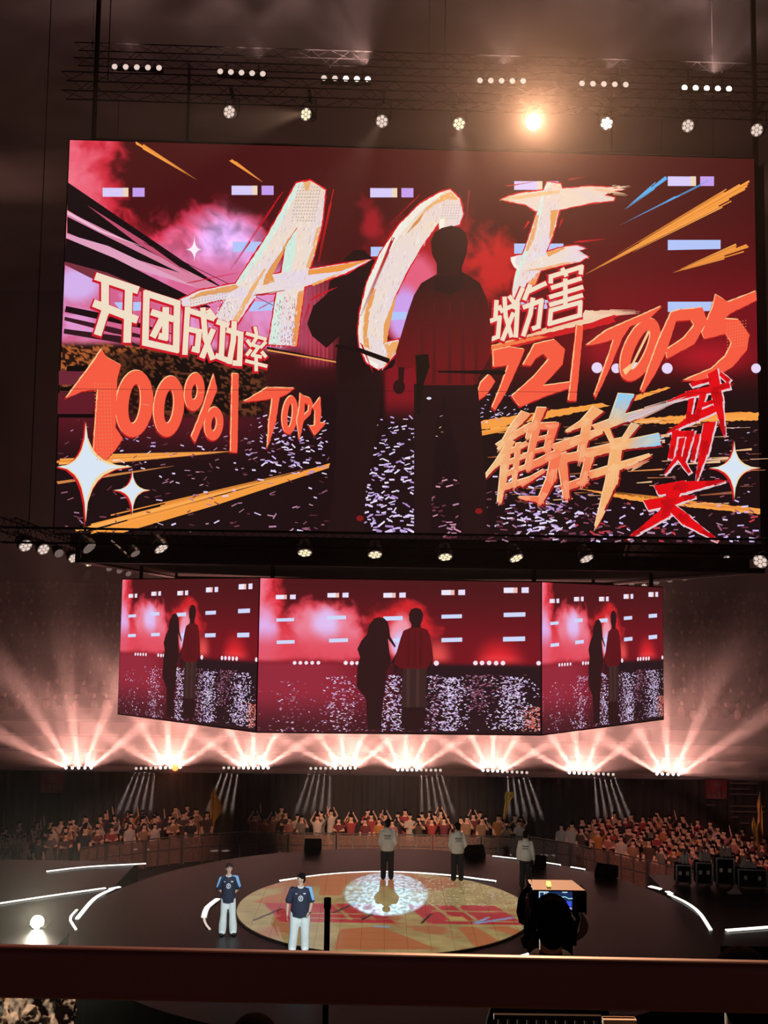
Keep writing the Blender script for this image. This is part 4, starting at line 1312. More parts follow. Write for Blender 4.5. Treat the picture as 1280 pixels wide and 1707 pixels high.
def make_small(corners_px, p0, n, label):
    base = at_plane(*corners_px[3], p0, n)
    root = thing('led_screen', label, 'LED screen', base, None)
    S = Screen(p0, n, root)
    # true rectangle on the panel plane from the fitted edges
    side = Vector((-n.y, n.x, 0)).normalized()
    P = [S.to(*c, 0) for c in corners_px]
    if (P[1] - P[0]).dot(side) < 0:
        side = -side
    s0 = (P[0].dot(side) + P[3].dot(side)) / 2
    s1 = (P[1].dot(side) + P[2].dot(side)) / 2
    zt, zb_ = RING_TOP, RING_BOT
    o = P[0] - side * P[0].dot(side)
    o.z = 0
    R = [o + side * s0 + Vector((0, 0, zt)), o + side * s1 + Vector((0, 0, zt)), o + side * s1 + Vector((0, 0, zb_)), o + side * s0 + Vector((0, 0, zb_))]

    class S2:
        pass
    # flat picture coordinates: u, v on the panel
    def to(x, y, lift):
        return R[0] + side * (s1 - s0) * x + Vector((0, 0, zb_ - zt)) * y + S.n * lift
    S.to = to
    screen_body(S, [to(-.004, -.008, 0), to(1.004, -.008, 0), to(1.004, 1.008, 0), to(-.004, 1.008, 0)], 0.12)
    for q_ in (.35, .65):
        MB().tube([to(q_, .05, -.1), to(q_, .05, -.42)], .03, 6).build('bracket', MATS['black_metal'], root)
    picture('backdrop_picture', S, [(0, 0), (1, 0), (1, 1), (0, 1)], 200, 110, small_pic, 1)
    zz = lambda p: [((x - 35) / 1195, (y - 215 + (x - 35) * -0.017) / 664) for x, y in p]
    for x, y in ((102, 289), (320, 281), (557, 281), (804, 269), (1070, 259)):
        k = 1 + (x - 100) / 3500
        w, h = 46 * k, 18 * k
        art('lit_window', [(zz([(x, y), (x + w * .72, y - 1), (x + w * .72, y + h), (x, y + h)]), (238, 232, 252)), (zz([(x + w * .72, y), (x + w, y - 1), (x + w, y + h), (x + w * .72, y + h)]), (240, 190, 180))], S, 2)
        art('lit_window', [(zz([(x + w * 1.3, y - 1), (x + w * 1.82, y - 2), (x + w * 1.82, y + h), (x + w * 1.3, y + h)]), (232, 222, 252))], S, 2)
    for x, y, w, h in ((106, 389, 75, 14), (320, 379, 80, 16), (558, 382, 82, 18), (805, 375, 87, 17), (1070, 367, 93, 19), (110, 485, 75, 15), (330, 478, 80, 16), (600, 478, 40, 16), (806, 477, 88, 18), (1068, 473, 94, 20)):
        art('lit_window', [(zz([(x, y + 2), (x + w, y), (x + w, y + h), (x, y + h + 2)]), (206, 216, 250))], S, 2)
    for x, y, r in ((187, 584, 8), (211, 584, 8), (236, 584, 8), (261, 584, 8), (287, 584, 8), (402, 585, 9), (428, 586, 9), (450, 586, 8), (785, 588, 11), (951, 588, 10), (979, 588, 10), (1009, 588, 10), (1039, 589, 10), (1068, 589, 10), (1220, 590, 10)):
        art('pictured_lamp', [(zz(ell(x, y, r, r, n=12)), (246, 226, 240))], S, 2)
    cols = [(226, 204, 240), (206, 176, 232), (240, 226, 250)]
    dim = [(150, 88, 110), (120, 60, 80), (176, 120, 150)]
    Gs = []

    def band2(cx, wd, y0, y1):
        def f():
            return max(45, min(1222, PR.gauss(cx, wd))), PR.uniform(y0, y1), 1
        return f
    for cx, wd, y0, y1, n_, cc in ((165, 34, 660, 880, 70, dim + cols[:1]), (380, 40, 640, 880, 230, cols + dim), (600, 30, 640, 880, 260, cols), (770, 24, 640, 880, 150, dim + cols[:1]), (850, 34, 650, 880, 380, cols), (960, 26, 640, 800, 120, dim), (1110, 44, 650, 880, 430, cols), (1010, 60, 640, 740, 90, dim), (1195, 22, 780, 884, 130, [(214, 96, 90), (230, 150, 130)]), (600, 330, 700, 884, 260, dim)):
        Gs += [(zz(p), c) for p, c in confetti(n_, band2(cx, wd, y0, y1), 9, 4.5, cc)]
    art('glitter', Gs, S, 3, kind='stuff')
    dk = (50, 26, 27)
    art('dark_figure', [(zz([(520, 392), (540, 386), (562, 392), (578, 410), (584, 440), (588, 470), (612, 512), (608, 520), (586, 490), (578, 480), (586, 540), (592, 575), (588, 600), (574, 620), (570, 700), (560, 760), (556, 870), (500, 870), (490, 740), (450, 690), (452, 600), (462, 560), (450, 525), (466, 490), (490, 460), (498, 420)]), dk)], S, 4, label='dark figure with long hair in the screen picture')
    art('dark_figure', [(zz([(666, 372), (676, 352), (696, 346), (716, 352), (727, 372), (724, 400), (716, 420), (718, 432), (745, 442), (758, 470), (768, 530), (772, 570), (764, 600), (744, 612), (744, 690), (740, 780), (738, 870), (640, 870), (640, 700), (640, 612), (622, 604), (618, 630), (606, 628), (604, 590), (590, 590), (616, 540), (632, 480), (644, 446), (676, 432), (678, 420), (668, 400)]), dk),
                        (zz([(644, 446), (676, 434), (718, 432), (745, 442), (758, 470), (768, 530), (770, 572), (745, 612), (640, 612), (606, 590), (616, 540), (632, 480)]), (96, 24, 28)), (zz([(644, 612), (744, 612), (742, 778), (640, 778)]), (62, 38, 37))] + [(zz([(x, 612), (x + 14, 612), (x + 14, 778), (x, 778)]), (72, 48, 45)) for x in (660, 700)] + [(zz([(x, 450), (x + 6, 450), (x + 8, 600), (x - 2, 600)]), (82, 24, 27)) for x in (664, 690, 715)], S, 4, label='dark figure with short hair in the screen picture')
    return root


RING_TOP, RING_BOT = 8.67, 5.41
Vf = -6.6
nC = -RN
a45 = math.radians(44)
cL, cR = rig(-3.235, Vf, 0), rig(2.845, Vf, 0)
make_small([(432, 962), (901, 970), (902, 1226), (430, 1220)], cL, nC, 'middle one of the three smaller LED screens in the hanging ring, showing two dark figures')
dL = (-RT * math.cos(a45) + RN * math.sin(a45))
dR = (RT * math.cos(a45) + RN * math.sin(a45))
nL = Vector((-dL.y, dL.x, 0))
nL = nL if nL.y < 0 else -nL
nR = Vector((-dR.y, dR.x, 0))
nR = nR if nR.y < 0 else -nR
make_small([(203.5, 977), (431, 962), (429, 1220), (197, 1197)], cL + dL * .05, nL, 'angled smaller LED screen of the hanging ring on the bright floor spotlight side')
make_small([(902, 970), (1104, 989), (1106, 1208), (903, 1227)], cR + dR * .05, nR, 'angled smaller LED screen of the hanging ring on the red wall banner side')

# ================================================================== trusses
def truss(name, a, b, w, label, group=None, posts=None, m='truss_metal'):
    """Box truss: four chords (one part each) and a zigzag lacing."""
    a, b = Vector(a), Vector(b)
    d = (b - a).normalized()
    s = d.cross(Vector((0, 0, 1))).normalized() * w / 2
    z = Vector((0, 0, w / 2))
    t = thing(name, label, 'truss', a, group)
    for e in (s + z, s - z, -s + z, -s - z):
        MB().tube([a + e, b + e], 0.014, 6).build('chord', MATS[m], t)
    L = (b - a).length
    k = max(2, int(L / w / 1.2))
    mb = MB()
    for i in range(k):
        p, q = a + d * L * i / k, a + d * L * (i + 1) / k
        for e1, e2 in ((s + z, s - z), (s - z, -s - z), (-s - z, -s + z), (-s + z, s + z)):
            if i % 2:
                e1, e2 = e2, e1
            mb.tube([p + e1, q + e2], 0.006, 4, cap=False)
    mb.build('lacing', MATS[m], t)
    for c in posts or ():
        MB().tube([Vector(c), Vector((c[0], c[1], 27.0))], 0.012, 5).build('hanging_cable', MATS['black_metal'], t)
    return t


truss('lighting_truss', rig(-7.4, -8.25, 18.75), rig(9.2, -8.25, 18.75), 0.4, 'long dark truss carrying the row of round lamps above the big screen', posts=[rig(-6.5, -8.25, 18.9), rig(0.5, -8.25, 18.9), rig(8.5, -8.25, 18.9)])
truss('lighting_truss', rig(-8.4, -3.62, 21.85), rig(9.8, -3.62, 21.85), 0.4, 'highest dark truss carrying the strips of five lamps', posts=[rig(-8.0, -3.62, 22.0), rig(0.5, -3.62, 22.0), rig(9.4, -3.62, 22.0)])
truss('lighting_truss', rig(-8.3, -8.2, 9.42), rig(9.2, -8.2, 9.42), 0.3, 'dark truss along the bottom edge of the big screen with oval lamps under it')
truss('lighting_truss', (-8.1, 23.2, 9.75), (-11.9, 52.0, 9.75), 0.3, 'dark truss running away into the haze on the bright floor spotlight side', posts=[(-8.4, 25.5, 9.8), (-10.2, 39.2, 9.8), (-11.7, 50.5, 9.8)])
truss('lighting_truss', (8.4, 26.0, 9.75), (12.5, 54.0, 9.75), 0.3, 'dark truss running away into the haze on the red wall banner side', posts=[(8.7, 28.0, 9.8), (10.5, 40.2, 9.8), (12.3, 52.5, 9.8)])

# frame that carries the big screen and the ring of screens
fr = thing('hanging_frame', 'black box frame hung from the ceiling that carries the big screen and the screen ring', 'frame', rig(0, 0, 8.9))
for u in (-7.2, 7.8):
    for v in (-6.4, 6.8):
        MB().tube([rig(u, v, 8.95), rig(u, v, 27.0)], 0.06, 6).build('upright', MATS['black_metal'], fr)
mb = MB()
for z in (9.0, 13.8, 18.4):
    for p, q in (((-7.2, -6.4), (7.8, -6.4)), ((7.8, -6.4), (7.8, 6.8)), ((7.8, 6.8), (-7.2, 6.8)), ((-7.2, 6.8), (-7.2, -6.4))):
        mb.tube([rig(*p, z), rig(*q, z)], 0.06, 6)
mb.build('crossbar', MATS['black_metal'], fr)
mb = MB()
mb.box(rig(0.2, 0.15, 9.15), (14.6, 13.2, 0.25), RM)
mb.build('soffit_panel', MATS['black_cloth'], fr)
for u0, v0, u1, v1 in ((-7.35, -6.5, -7.35, 6.9), (7.95, -6.5, 7.95, 6.9), (-7.35, 6.9, 7.95, 6.9)):
    mb = MB()
    mb.add([rig(u0, v0, 9.3), rig(u1, v1, 9.3), rig(u1, v1, 18.3), rig(u0, v0, 18.3)], [(0, 1, 2, 3)])
    mb.build('side_drape', MATS['black_cloth'], fr)
ring_uv = [(-3.0, -6.2), (2.75, -6.25), (6.4, -2.6), (6.25, 3.2), (2.6, 6.8), (-3.0, 6.8), (-6.55, 3.2), (-6.55, -2.5)]
mb = MB()
for i in range(8):
    p, q = ring_uv[i], ring_uv[(i + 1) % 8]
    for z in (5.55, 8.6):
        mb.tube([rig(*p, z), rig(*q, z)], 0.05, 6)
    mb.tube([rig(*p, 5.5), rig(*p, 9.1)], 0.05, 6)
mb.build('ring_crossbar', MATS['black_metal'], fr)
mb = MB()
for i in range(3, 7):
    p, q = ring_uv[i], ring_uv[(i + 1) % 8]
    mb.add([rig(*p, 5.45), rig(*q, 5.45), rig(*q, 8.6), rig(*p, 8.6)], [(0, 1, 2, 3)])
mb.build('ring_back_panel', MATS['black_cloth'], fr)


# ================================================================== lamps
def aim(d):
    return Vector(d).to_track_quat('Z', 'Y').to_matrix()


def par_light(p, d, r, lens, label, group, hang=0.35, cells=True, name='par_light', hangdir=(0, 0, 1)):
    """Round LED lamp: can, rim, seven lens cells, yoke and clamp."""
    p, d = Vector(p), Vector(d).normalized()
    M = aim(d)
    t = thing(name, label, 'stage lamp', p, group)
    mb = MB()
    prof = [(0.02, r * 1.08), (-0.10, r * 1.08), (-0.16, r * 0.85), (-0.30, r * 0.7), (-0.32, 0.02)]
    mb.tube([p + d * (z * r / .16) for z, _ in prof], [q for _, q in prof], 14)
    mb.build('can', MATS['black_metal'], t)
    if cells:
        pts = [(0, 0)] + [(0.62 * r * math.cos(k * math.pi / 3 + .3), 0.62 * r * math.sin(k * math.pi / 3 + .3)) for k in range(6)]
        for x, y in pts:
            MB().ball(p + d * (0.02 * r / .16 + .012) + M @ Vector((x, y, 0)), (0.29 * r, 0.29 * r, 0.05 * r), 10, 4, M=M).build('lens', MATS[lens], t)
        MB().disc(p + d * (0.02 * r / .16 + 0.006), d, r * 1.0, 16).build('lens_plate', MATS['lens_off_glow'], t)
    else:
        MB().ball(p + d * (0.02 * r / .16 + .01), (r * .94, r * .94, .12 * r), 16, 6, M=M).build('lens', MATS[lens], t)
    side = d.cross(Vector((0, 0, 1)))
    side = side.normalized() if side.length > .1 else Vector((1, 0, 0))
    c = p - d * 0.9 * r
    h = Vector(hangdir) * hang
    mb = MB()
    mb.tube([c + side * r * 1.15, c + side * r * 1.15 + h * .75, c - side * r * 1.15 + h * .75, c - side * r * 1.15], 0.018, 6)
    mb.tube([c + h * .75, c + h], 0.03, 6)
    if hangdir[2] > 0:
        mb.box(c + h, (.07, .55, .05))
    mb.build('yoke', MATS['black_metal'], t)
    return t


TY = 21.5
rowlab = 'round lamp, {} in the row above the big screen from the pink smoke corner'
cfg = [((383, 187), (-.25, -.93, -.25), 'lens_dim'), ((511, 191), (-.45, -.85, -.2), 'lens_amber'), ((637, 202), (-.2, -.85, -.5), 'lens_dim'), ((765, 206), (0, -.80, -.6), 'lens_amber'), ((889, 204), (-.1, -.86, -.42), 'lens_hot'), ((1011, 206), (-.15, -.9, -.35), 'lens_white'), ((1147, 210), (-.5, -.8, -.3), 'lens_dim'), ((1262, 217), (-.6, -.75, -.3), 'lens_dim')]
for i, ((x, y), d, l) in enumerate(cfg):
    p = at_plane(x, y, rig(0, -8.3, 0), RN)
    par_light(p, d, 0.135 if i != 4 else 0.17, l, rowlab.format(nth(i)) if i != 4 else 'dazzling orange round lamp in the row above the big screen', 'round lamps above the big screen', hang=(18.66 if i != 4 else 18.56) - p.z, cells=(i != 4))
    L = p + Vector(d).normalized() * 0.1
    if i == 1:
        spot('par_beam', L, L + Vector((-.93, -.25, -.28)), 7000, 46, (1.0, .58, .36), .9)
    elif i == 2:
        spot('par_beam', L, L + Vector((-.45, -.15, -.9)), 2200, 40, (1.0, .6, .42), .9)
    elif i == 3:
        spot('par_beam', L, L + Vector((0, -.35, -1)), 4500, 36, (1.0, .6, .42), .9)
    elif i == 4:
        spot('par_beam', L, EYE, 2500, 26, (1.0, .48, .22), .8)
        spot('par_beam', L, L + Vector((0, -1, -.1)), 14000, 172, (1.0, .48, .26), 1.0)
    elif i == 0:
        spot('par_beam', L, L + Vector((-.9, -.2, -.3)), 500, 34, (1.0, .6, .42), .9)


def light_bar(pts, up_lens, label, group, stand=None, r=0.062, name='light_bar'):
    """Batten of round lamp heads on one housing; pts: centre of each head."""
    pts = [Vector(p) for p in pts]
    t = thing(name, label, 'light bar', pts[0], group)
    d = (pts[-1] - pts[0]).normalized()
    back = Vector((0, 1, 0))
    mb = MB()
    M = Matrix((d, back, d.cross(back))).transposed()
    mb.box((pts[0] + pts[-1]) / 2 + back * 0.14 - Vector((0, 0, .02)), ((pts[-1] - pts[0]).length + 0.16, 0.12, 0.12), M)
    mb.build('housing', MATS['black_metal'], t)
    for p, l in zip(pts, up_lens):
        MB().tube([p + back * .015, p + back * .10], r * 1.12, 10).build('lamp_head', MATS['black_metal'], t)
        rk = r * (2.4 if l == 'lens_red_hot' else 1)  # red lens enlarged to stand in for its halo
        MB().ball(p, (rk, rk * .45, rk), 12, 6).build('lens', MATS[l], t)
    if stand is not None:
        for f in (.12, .88):
            q = pts[0].lerp(pts[-1], f) + back * .14
            MB().tube([q, Vector((q.x, q.y, stand))], 0.02, 6).build('bracket', MATS['black_metal'], t)
    return t


top_bars = [((191, 111), (265, 113), 'ddddd'), ((367, 119), (438, 123), 'ddddd'), ((540, 130), (613, 132), 'ddwww'), ((800, 134), (872, 135), 'ddddd'), ((970, 139), (1043, 141), 'ddddd'), ((1141, 146), (1215, 148), 'wwwww')]
LK = {'d': 'lens_dim', 'w': 'lens_white', 'o': 'lens_off_glow'}
for i, (a, b, ls) in enumerate(top_bars):
    A, B = at_y(*a, 26), at_y(*b, 26)
    pts = [A.lerp(B, k / 4) for k in range(5)]
    light_bar(pts, [LK[c] for c in ls], 'strip of five small lamps highest over the big screen, {} from the pink smoke corner'.format(nth(i)), 'strips of five lamps on the highest truss', stand=21.85 - .2, r=0.072)
    c = (A + B) / 2
    pw = (900, 2600, 15000, 8000, 4500, 15000)[i]
    src = pts[4] if i in (1, 2) else c
    gobo(spot('top_fan', src + Vector((0, -.6, .1)), src + Vector(((-.2, -.25, -.45, 0.05, .3, 0.15)[i], -.35, .95)), pw, 96, (1.0, .58, .50), .7), 5.5, .15, 1.6, i * 1.7)

BARX = [((110, 1280), (152, 1280), 'w' * 5), ((227, 1281), (300, 1279), 'd' * 5 + 'w' * 5), ((373, 1280), (447, 1280), 'd' * 4 + 'w' * 6), ((518, 1281), (592, 1280), 'd' * 5 + 'w' * 5), ((663, 1283), (734, 1284), 'w' * 5 + 'd' * 5), ((805, 1284), (878, 1288), 'w' * 5 + 'd' * 5), ((949, 1288), (1022, 1291), 'w' * 5 + 'd' * 5), ((1095, 1290), (1131, 1291), 'w' * 5)]
BY = WY + 0.05
for i, (a, b, ls) in enumerate(BARX):
    A, B = at_y(*a, BY), at_y(*b, BY)
    m = len(ls)
    pts = [A.lerp(B, k / (m - 1)) for k in range(m)]
    kinds = [LK[c] for c in ls]
    if i == 1:
        kinds[8] = 'lens_red_hot'
    light_bar(pts, kinds, 'lamp bar on the parapet behind the crowd, {} from the bright floor spotlight side'.format(nth(i)), 'lamp bars on the parapet', stand=1.0)
    wi = [k for k in range(m) if ls[k] == 'w']
    c = sum((pts[k] for k in wi), Vector()) / len(wi)
    for e in (0, 2, 4):
        c = pts[wi[min(e, len(wi) - 1)]]
        gobo(spot('bar_fan', c + Vector((0, -.12, .03)), c + Vector(((-.10, -.05, 0, 0, 0, .05, .08, .25)[i] + (e - 2) * .12, -.02, .95)), 1000, 140, PINK, .30, .08), 11.0, .12, 1.9, i * 2.3 + e)
    for e in range(5):
        c = pts[wi[min(e, len(wi) - 1)]]
        a = math.radians((-58, -30, -4, 24, 54)[e] + (i * 37 % 11) - 5)
        spot('bar_ray', c + Vector((0, -.12, .03)), c + Vector((math.sin(a), -.10, math.cos(a))), 22000, 15, PINK, 1.0, .03)
    for k in range(m):
        if ls[k] == 'd':
            f = (k - wi[0] if wi[0] > k else k - wi[-1])
            sgn = -1 if i <= 3 else 1
            j = (k if i <= 3 else m - 1 - k)
            spread = sgn * (.34 - .085 * j)
            spot('bar_beam', pts[k] + Vector((0, -.1, -.05)), pts[k] + Vector((spread * .9, -.55, -1)), 4500, 6.5, (1.0, .72, .64), .6, .03)
# two spots at the one red head, added for its flare and halo
q = at_y(289, 1278, BY)
spot('bar_flare', q + Vector((0, -.12, 0)), EYE, 3500, 9, (1.0, .26, .10), .9)
spot('bar_flare', q + Vector((0, -.12, 0)), q + Vector((0, -.7, .7)), 1300, 92, (1.0, .20, .10), .9)

UND = 'oval-looking lamp under the big screen edge, {} from orange streak corner'
for i, (x, y) in enumerate(((508, 920), (625, 923), (742, 927), (860, 929), (977, 930))):
    p = at_plane(x, y, rig(0, -8.25, 0), RN)
    par_light(p, (.05 if i < 3 else .3, -.50, -.86), 0.145, 'lens_amber' if i < 4 else 'lens_dim', UND.format(nth(i)), 'lamps under the big screen edge', hang=9.22 - p.z)
    if i in (1, 2, 3):
        spot('under_beam', p + Vector((0, -.1, -.15)), p + Vector((0, -.25, -1)), 260, 24, (1.0, .72, .6), .9)
SIDE = [((42, 909), 9.35, 1, 'lens_dim'), ((72, 915), 9.35, 1, 'lens_dim'), ((98, 922), 9.35, 0, 'lens_off_glow'), ((122, 930), 9.35, 1, 'lens_dim'), ((148, 937), 9.35, 1, 'lens_amber'), ((182, 947), 9.35, 0, 'lens_off_glow'), ((199, 951), 9.35, 0, 'lens_off_glow'), ((214, 956), 9.35, 0, 'lens_off_glow')]
for i, ((x, y), z, on, l) in enumerate(SIDE):
    p = at_plane(x, y, (-8.1, 23.2, 0), Vector((-28.8, -3.8, 0)).normalized())
    par_light(p, (.55, -.62, -.5), 0.16 if on else 0.13, l, 'lamp on the receding truss, floor spotlight side, {} from the picture edge'.format(nth(i)), 'lamps on the receding truss, floor spotlight side', hang=max(.12, 9.55 - p.z))
p = at_plane(148, 937, (-8.1, 23.2, 0), Vector((-28.8, -3.8, 0)).normalized())
spot('side_beam', p + Vector((.1, -.1, -.15)), p + Vector((-.2, -.3, -1)), 900, 44, (1.0, .62, .45), .9)
SIDE = [((1268, 935), 1, 'lens_dim'), ((1215, 935), 0, 'lens_dim'), ((1195, 949), 1, 'lens_amber'), ((1167, 953), 1, 'lens_dim'), ((1140, 960), 0, 'lens_off_glow'), ((1115, 964), 0, 'lens_off_glow'), ((1093, 968), 0, 'lens_off_glow'), ((1075, 978), 0, 'lens_dim'), ((1053, 975), 0, 'lens_off_glow')]
for i, ((x, y), on, l) in enumerate(SIDE):
    p = at_plane(x, y, (8.4, 26.0, 0), Vector((-28, 4.1, 0)).normalized())
    par_light(p, (-.55, -.6, -.45), 0.16, l, 'lamp on the receding truss, wall banner side, {} from the picture edge'.format(nth(i)), 'lamps on the receding truss, banner side', hang=max(.12, 9.55 - p.z))
par_light(at_plane(148, 912, rig(0, -8.2, 0), RN), (.8, -.3, -.75), 0.15, 'lens_off_glow', 'unlit tilted lamp below the orange streak corner of the big screen', None, hang=.3)
par_light(at_plane(268, 913, rig(0, -8.2, 0), RN), (.55, -.35, -.75), 0.15, 'lens_dim', 'dim tilted lamp under the big screen, alone beside the first oval lamp', None, hang=.35)
par_light(at_plane(225, 922, rig(0, -8.2, 0), RN), (.55, -.35, -.75), 0.10, 'lens_off_glow', 'small unlit lamp hanging from the slanted rod under the big screen', None, hang=.35)
rod = thing('slanted_rod', 'thin slanted metal rod hanging under the big screen corner', 'rod', at_plane(215, 926, rig(0, -8.2, 0), RN))
MB().tube([at_plane(185, 902, rig(0, -8.2, 0), RN), at_plane(215, 928, rig(0, -8.2, 0), RN)], 0.035, 6).build('tube', MATS['grey_metal'], rod)
MB().tube([at_plane(185, 902, rig(0, -8.2, 0), RN) - Vector((0, 0, .1)), at_plane(185, 902, rig(0, -8.2, 0), RN) + Vector((0, 0, .15))], 0.02, 6).build('hook', MATS['black_metal'], rod)

# ================================================================== crowd barrier
FTOP = [(-10.9, 40.2), (-10.1, 40.95), (-7.6, 42.6), (-5.5, 43.45), (5.9, 43.3), (7.3, 42.2), (9.6, 39.6), (11.1, 37.7)]
FH = 1.08
nseg = 0
side_words = {0: 'floor spotlight side', 1: 'middle', 2: 'banner side'}
counts = {0: 0, 1: 0, 2: 0}
for s in range(len(FTOP) - 1):
    a, b = Vector((*FTOP[s], FZ)), Vector((*FTOP[s + 1], FZ))
    k = max(1, round((b - a).length / 1.9))
    for i in range(k):
        p, q = a.lerp(b, i / k), a.lerp(b, (i + 1) / k)
        zone = 0 if s < 3 else 1 if s == 3 else 2
        lab = 'crowd barrier panel, {} of the {} stretch counting from the floor spotlight side'.format(nth(counts[zone]), {0: 'slanting spotlight', 1: 'straight middle', 2: 'slanting banner'}[zone])
        counts[zone] += 1
        t = thing('crowd_barrier', lab, 'barrier', p, 'crowd barrier panels')
        d = (q - p).normalized()
        up = Vector((0, 0, 1))
        p1, q1 = p + d * .02, q - d * .02
        MB().tube([p1 + up * FH, q1 + up * FH], 0.028, 6).build('top_rail', MATS['grey_metal'], t)
        MB().tube([p1 + up * .62, q1 + up * .62], 0.016, 6).build('middle_rail', MATS['grey_metal'], t)
        for f in (0.02, .34, .66, .98):
            e = p1.lerp(q1, f)
            MB().box(e + up * FH / 2, (0.05, 0.05, FH), Matrix.Rotation(math.atan2(d.y, d.x), 3, 'Z')).build('post', MATS['grey_metal'], t)
        nb = Vector((-d.y, d.x, 0)) * .02
        mb = MB()
        mb.add([p1 + nb + up * .06, q1 + nb + up * .06, q1 + nb + up * (FH - .06), p1 + nb + up * (FH - .06)], [(0, 1, 2, 3)])
        mb.build('panel', MATS['glass_grey'], t)

# ================================================================== banners and flags on the far wall
def wall_banner(x0, y0, x1, y1, label, red, white):
    Y = WY - 0.16
    A, B = at_y(x0, y0, Y), at_y(x1, y1, Y)
    w, h = B.x - A.x, A.z - B.z
    t = thing('wall_banner', label, 'banner', (A.x, Y, B.z))
    mb = MB()
    n = 10
    vs = []
    for i in range(n + 1):
        u = i / n
        yy = Y + .025 * math.sin(u * 9)
        vs += [(A.x + w * u, yy, A.z), (A.x + w * u, yy, B.z), (A.x + w * u, yy + .01, A.z), (A.x + w * u, yy + .01, B.z)]
    fs = []
    for i in range(n):
        o = i * 4
        fs += [(o, o + 1, o + 5, o + 4), (o + 2, o + 6, o + 7, o + 3)]
    mb.add(vs, fs).build('cloth', red, t)
    MB().tube([(A.x - .05, Y, A.z + .01), (B.x + .05, Y, A.z + .01)], 0.02, 6).build('rod', MATS['black_metal'], t)
    yf = Y - .04
    cx, cz = A.x + w * .5, A.z - h * .28
    mb = MB()
    o1, o2 = ell(cx, cz, h * .19, h * .19, n=20), ell(cx, cz, h * .15, h * .15, n=20)
    for i in range(20):
        j = (i + 1) % 20
        mb.add([(*o1[i][:1], yf, o1[i][1]), (o1[j][0], yf, o1[j][1]), (o2[j][0], yf, o2[j][1]), (o2[i][0], yf, o2[i][1])], [(0, 1, 2, 3)])
    mb.add([(x, yf, z) for x, z in ell(cx, cz, h * .11, h * .07, n=12)], [tuple(range(12))])
    mb.build('emblem', white, t)
    mb = MB()
    rb = random.Random(3)
    for k in range(4):
        x = A.x + w * (.07 + .235 * k)
        zt, zb_ = A.z - h * .58, A.z - h * .84
        cw = w * .17
        for e in range(3):
            zz_ = zt + (zb_ - zt) * (e + .2 * rb.random()) / 2.2
            mb.add([(x, yf, zz_), (x + cw, yf, zz_ + .01), (x + cw, yf, zz_ - .035), (x, yf, zz_ - .04)], [(0, 1, 2, 3)])
        for e in range(2):
            xx = x + cw * (.2 + .5 * e + .1 * rb.random())
            mb.add([(xx, yf, zt), (xx + .04, yf, zt), (xx + .03, yf, zb_), (xx - .01, yf, zb_)], [(0, 1, 2, 3)])
    mb.box((A.x + w * .45, yf, A.z - h * .95), (w * .8, .006, .035))
    mb.build('blurred_lettering', white, t)
    return t


wall_banner(1176, 1299, 1212, 1332, 'red cloth banner with a round emblem and blurred pale characters on the far wall', mat('banner_red', (0.20, 0.015, 0.035), .8, noise=.15), mat('banner_white', (0.22, 0.13, 0.13), .8))
wall_banner(68, 1288, 106, 1322, 'very dim dull red banner on the far wall beneath the first lamp bar', mat('banner_dim', (0.22, 0.03, 0.05), .9, noise=.2), mat('banner_dim_print', (0.30, 0.12, 0.12), .9))
# bleacher ledges on the wall beside the banner
for k, (x0, x1, y) in enumerate(((1216, 1262, 1306), (1216, 1248, 1315), (1216, 1264, 1324), (1216, 1275, 1344), (1216, 1275, 1353), (1220, 1230, 1362), (1233, 1249, 1372), (1178, 1192, 1342))):
    A, B = at_y(x0, y, WY - .12), at_y(x1, y, WY - .12)
    t = thing('wall_ledge', 'thin pale horizontal ledge on the dark wall by the banner, {} from the top'.format(nth(k)), 'ledge', A, 'ledges on the dark wall')
    MB().box((A + B) / 2, (B.x - A.x, 0.12, 0.05)).build('board', mat('ledge_grey%d' % k, (0.12, 0.10, 0.10), .6), t)
    for f in (.15, .85):
        MB().box(A.lerp(B, f) + Vector((0, .03, -.05)), (0.03, .08, .07)).build('bracket', MATS['black_metal'], t)


def flag(base_xy, top, cloth, label, m, pole_x=None):
    """Pole standing among the crowd with a hanging folded cloth."""
    t = thing('flag', label, 'flag', (base_xy[0], base_xy[1], FZ), 'yellow flags in the crowd')
    MB().tube([(base_xy[0], base_xy[1], FZ), top], 0.022, 6).build('pole', MATS['grey_metal'], t)
    mb = MB()
    n, k = len(cloth), 7
    vs = []
    for i, (z, x0, x1) in enumerate(cloth):
        for j in range(k):
            u = j / (k - 1)
            vs.append((x0 + (x1 - x0) * u, base_xy[1] + .02 + .07 * math.sin(u * 8 + i * .7) * (.4 + .6 * u), z))
    fs = [(i * k + j, i * k + j + 1, (i + 1) * k + j + 1, (i + 1) * k + j) for i in range(n - 1) for j in range(k - 1)]
    mb.add(vs, fs).build('cloth', m, t, True)
    return t


mat('flag_yellow', (0.62, 0.36, 0.07), 0.75, noise=.2, nscale=6)
mat('flag_gold', (0.75, 0.50, 0.06), 0.7, noise=.2, nscale=6)


def flag_px(Y, pole, rows, label, m):
    b = at_y(pole[0][0], 1400, Y)
    top = at_y(*pole[1], Y)
    cl = []
    for (y, x0, x1) in rows:
        a, c = at_y(x0, y, Y), at_y(x1, y, Y)
        cl.append((a.z, a.x, c.x))
    return flag((at_y(*pole[0], Y).x, Y), top, cl, label, MATS[m])


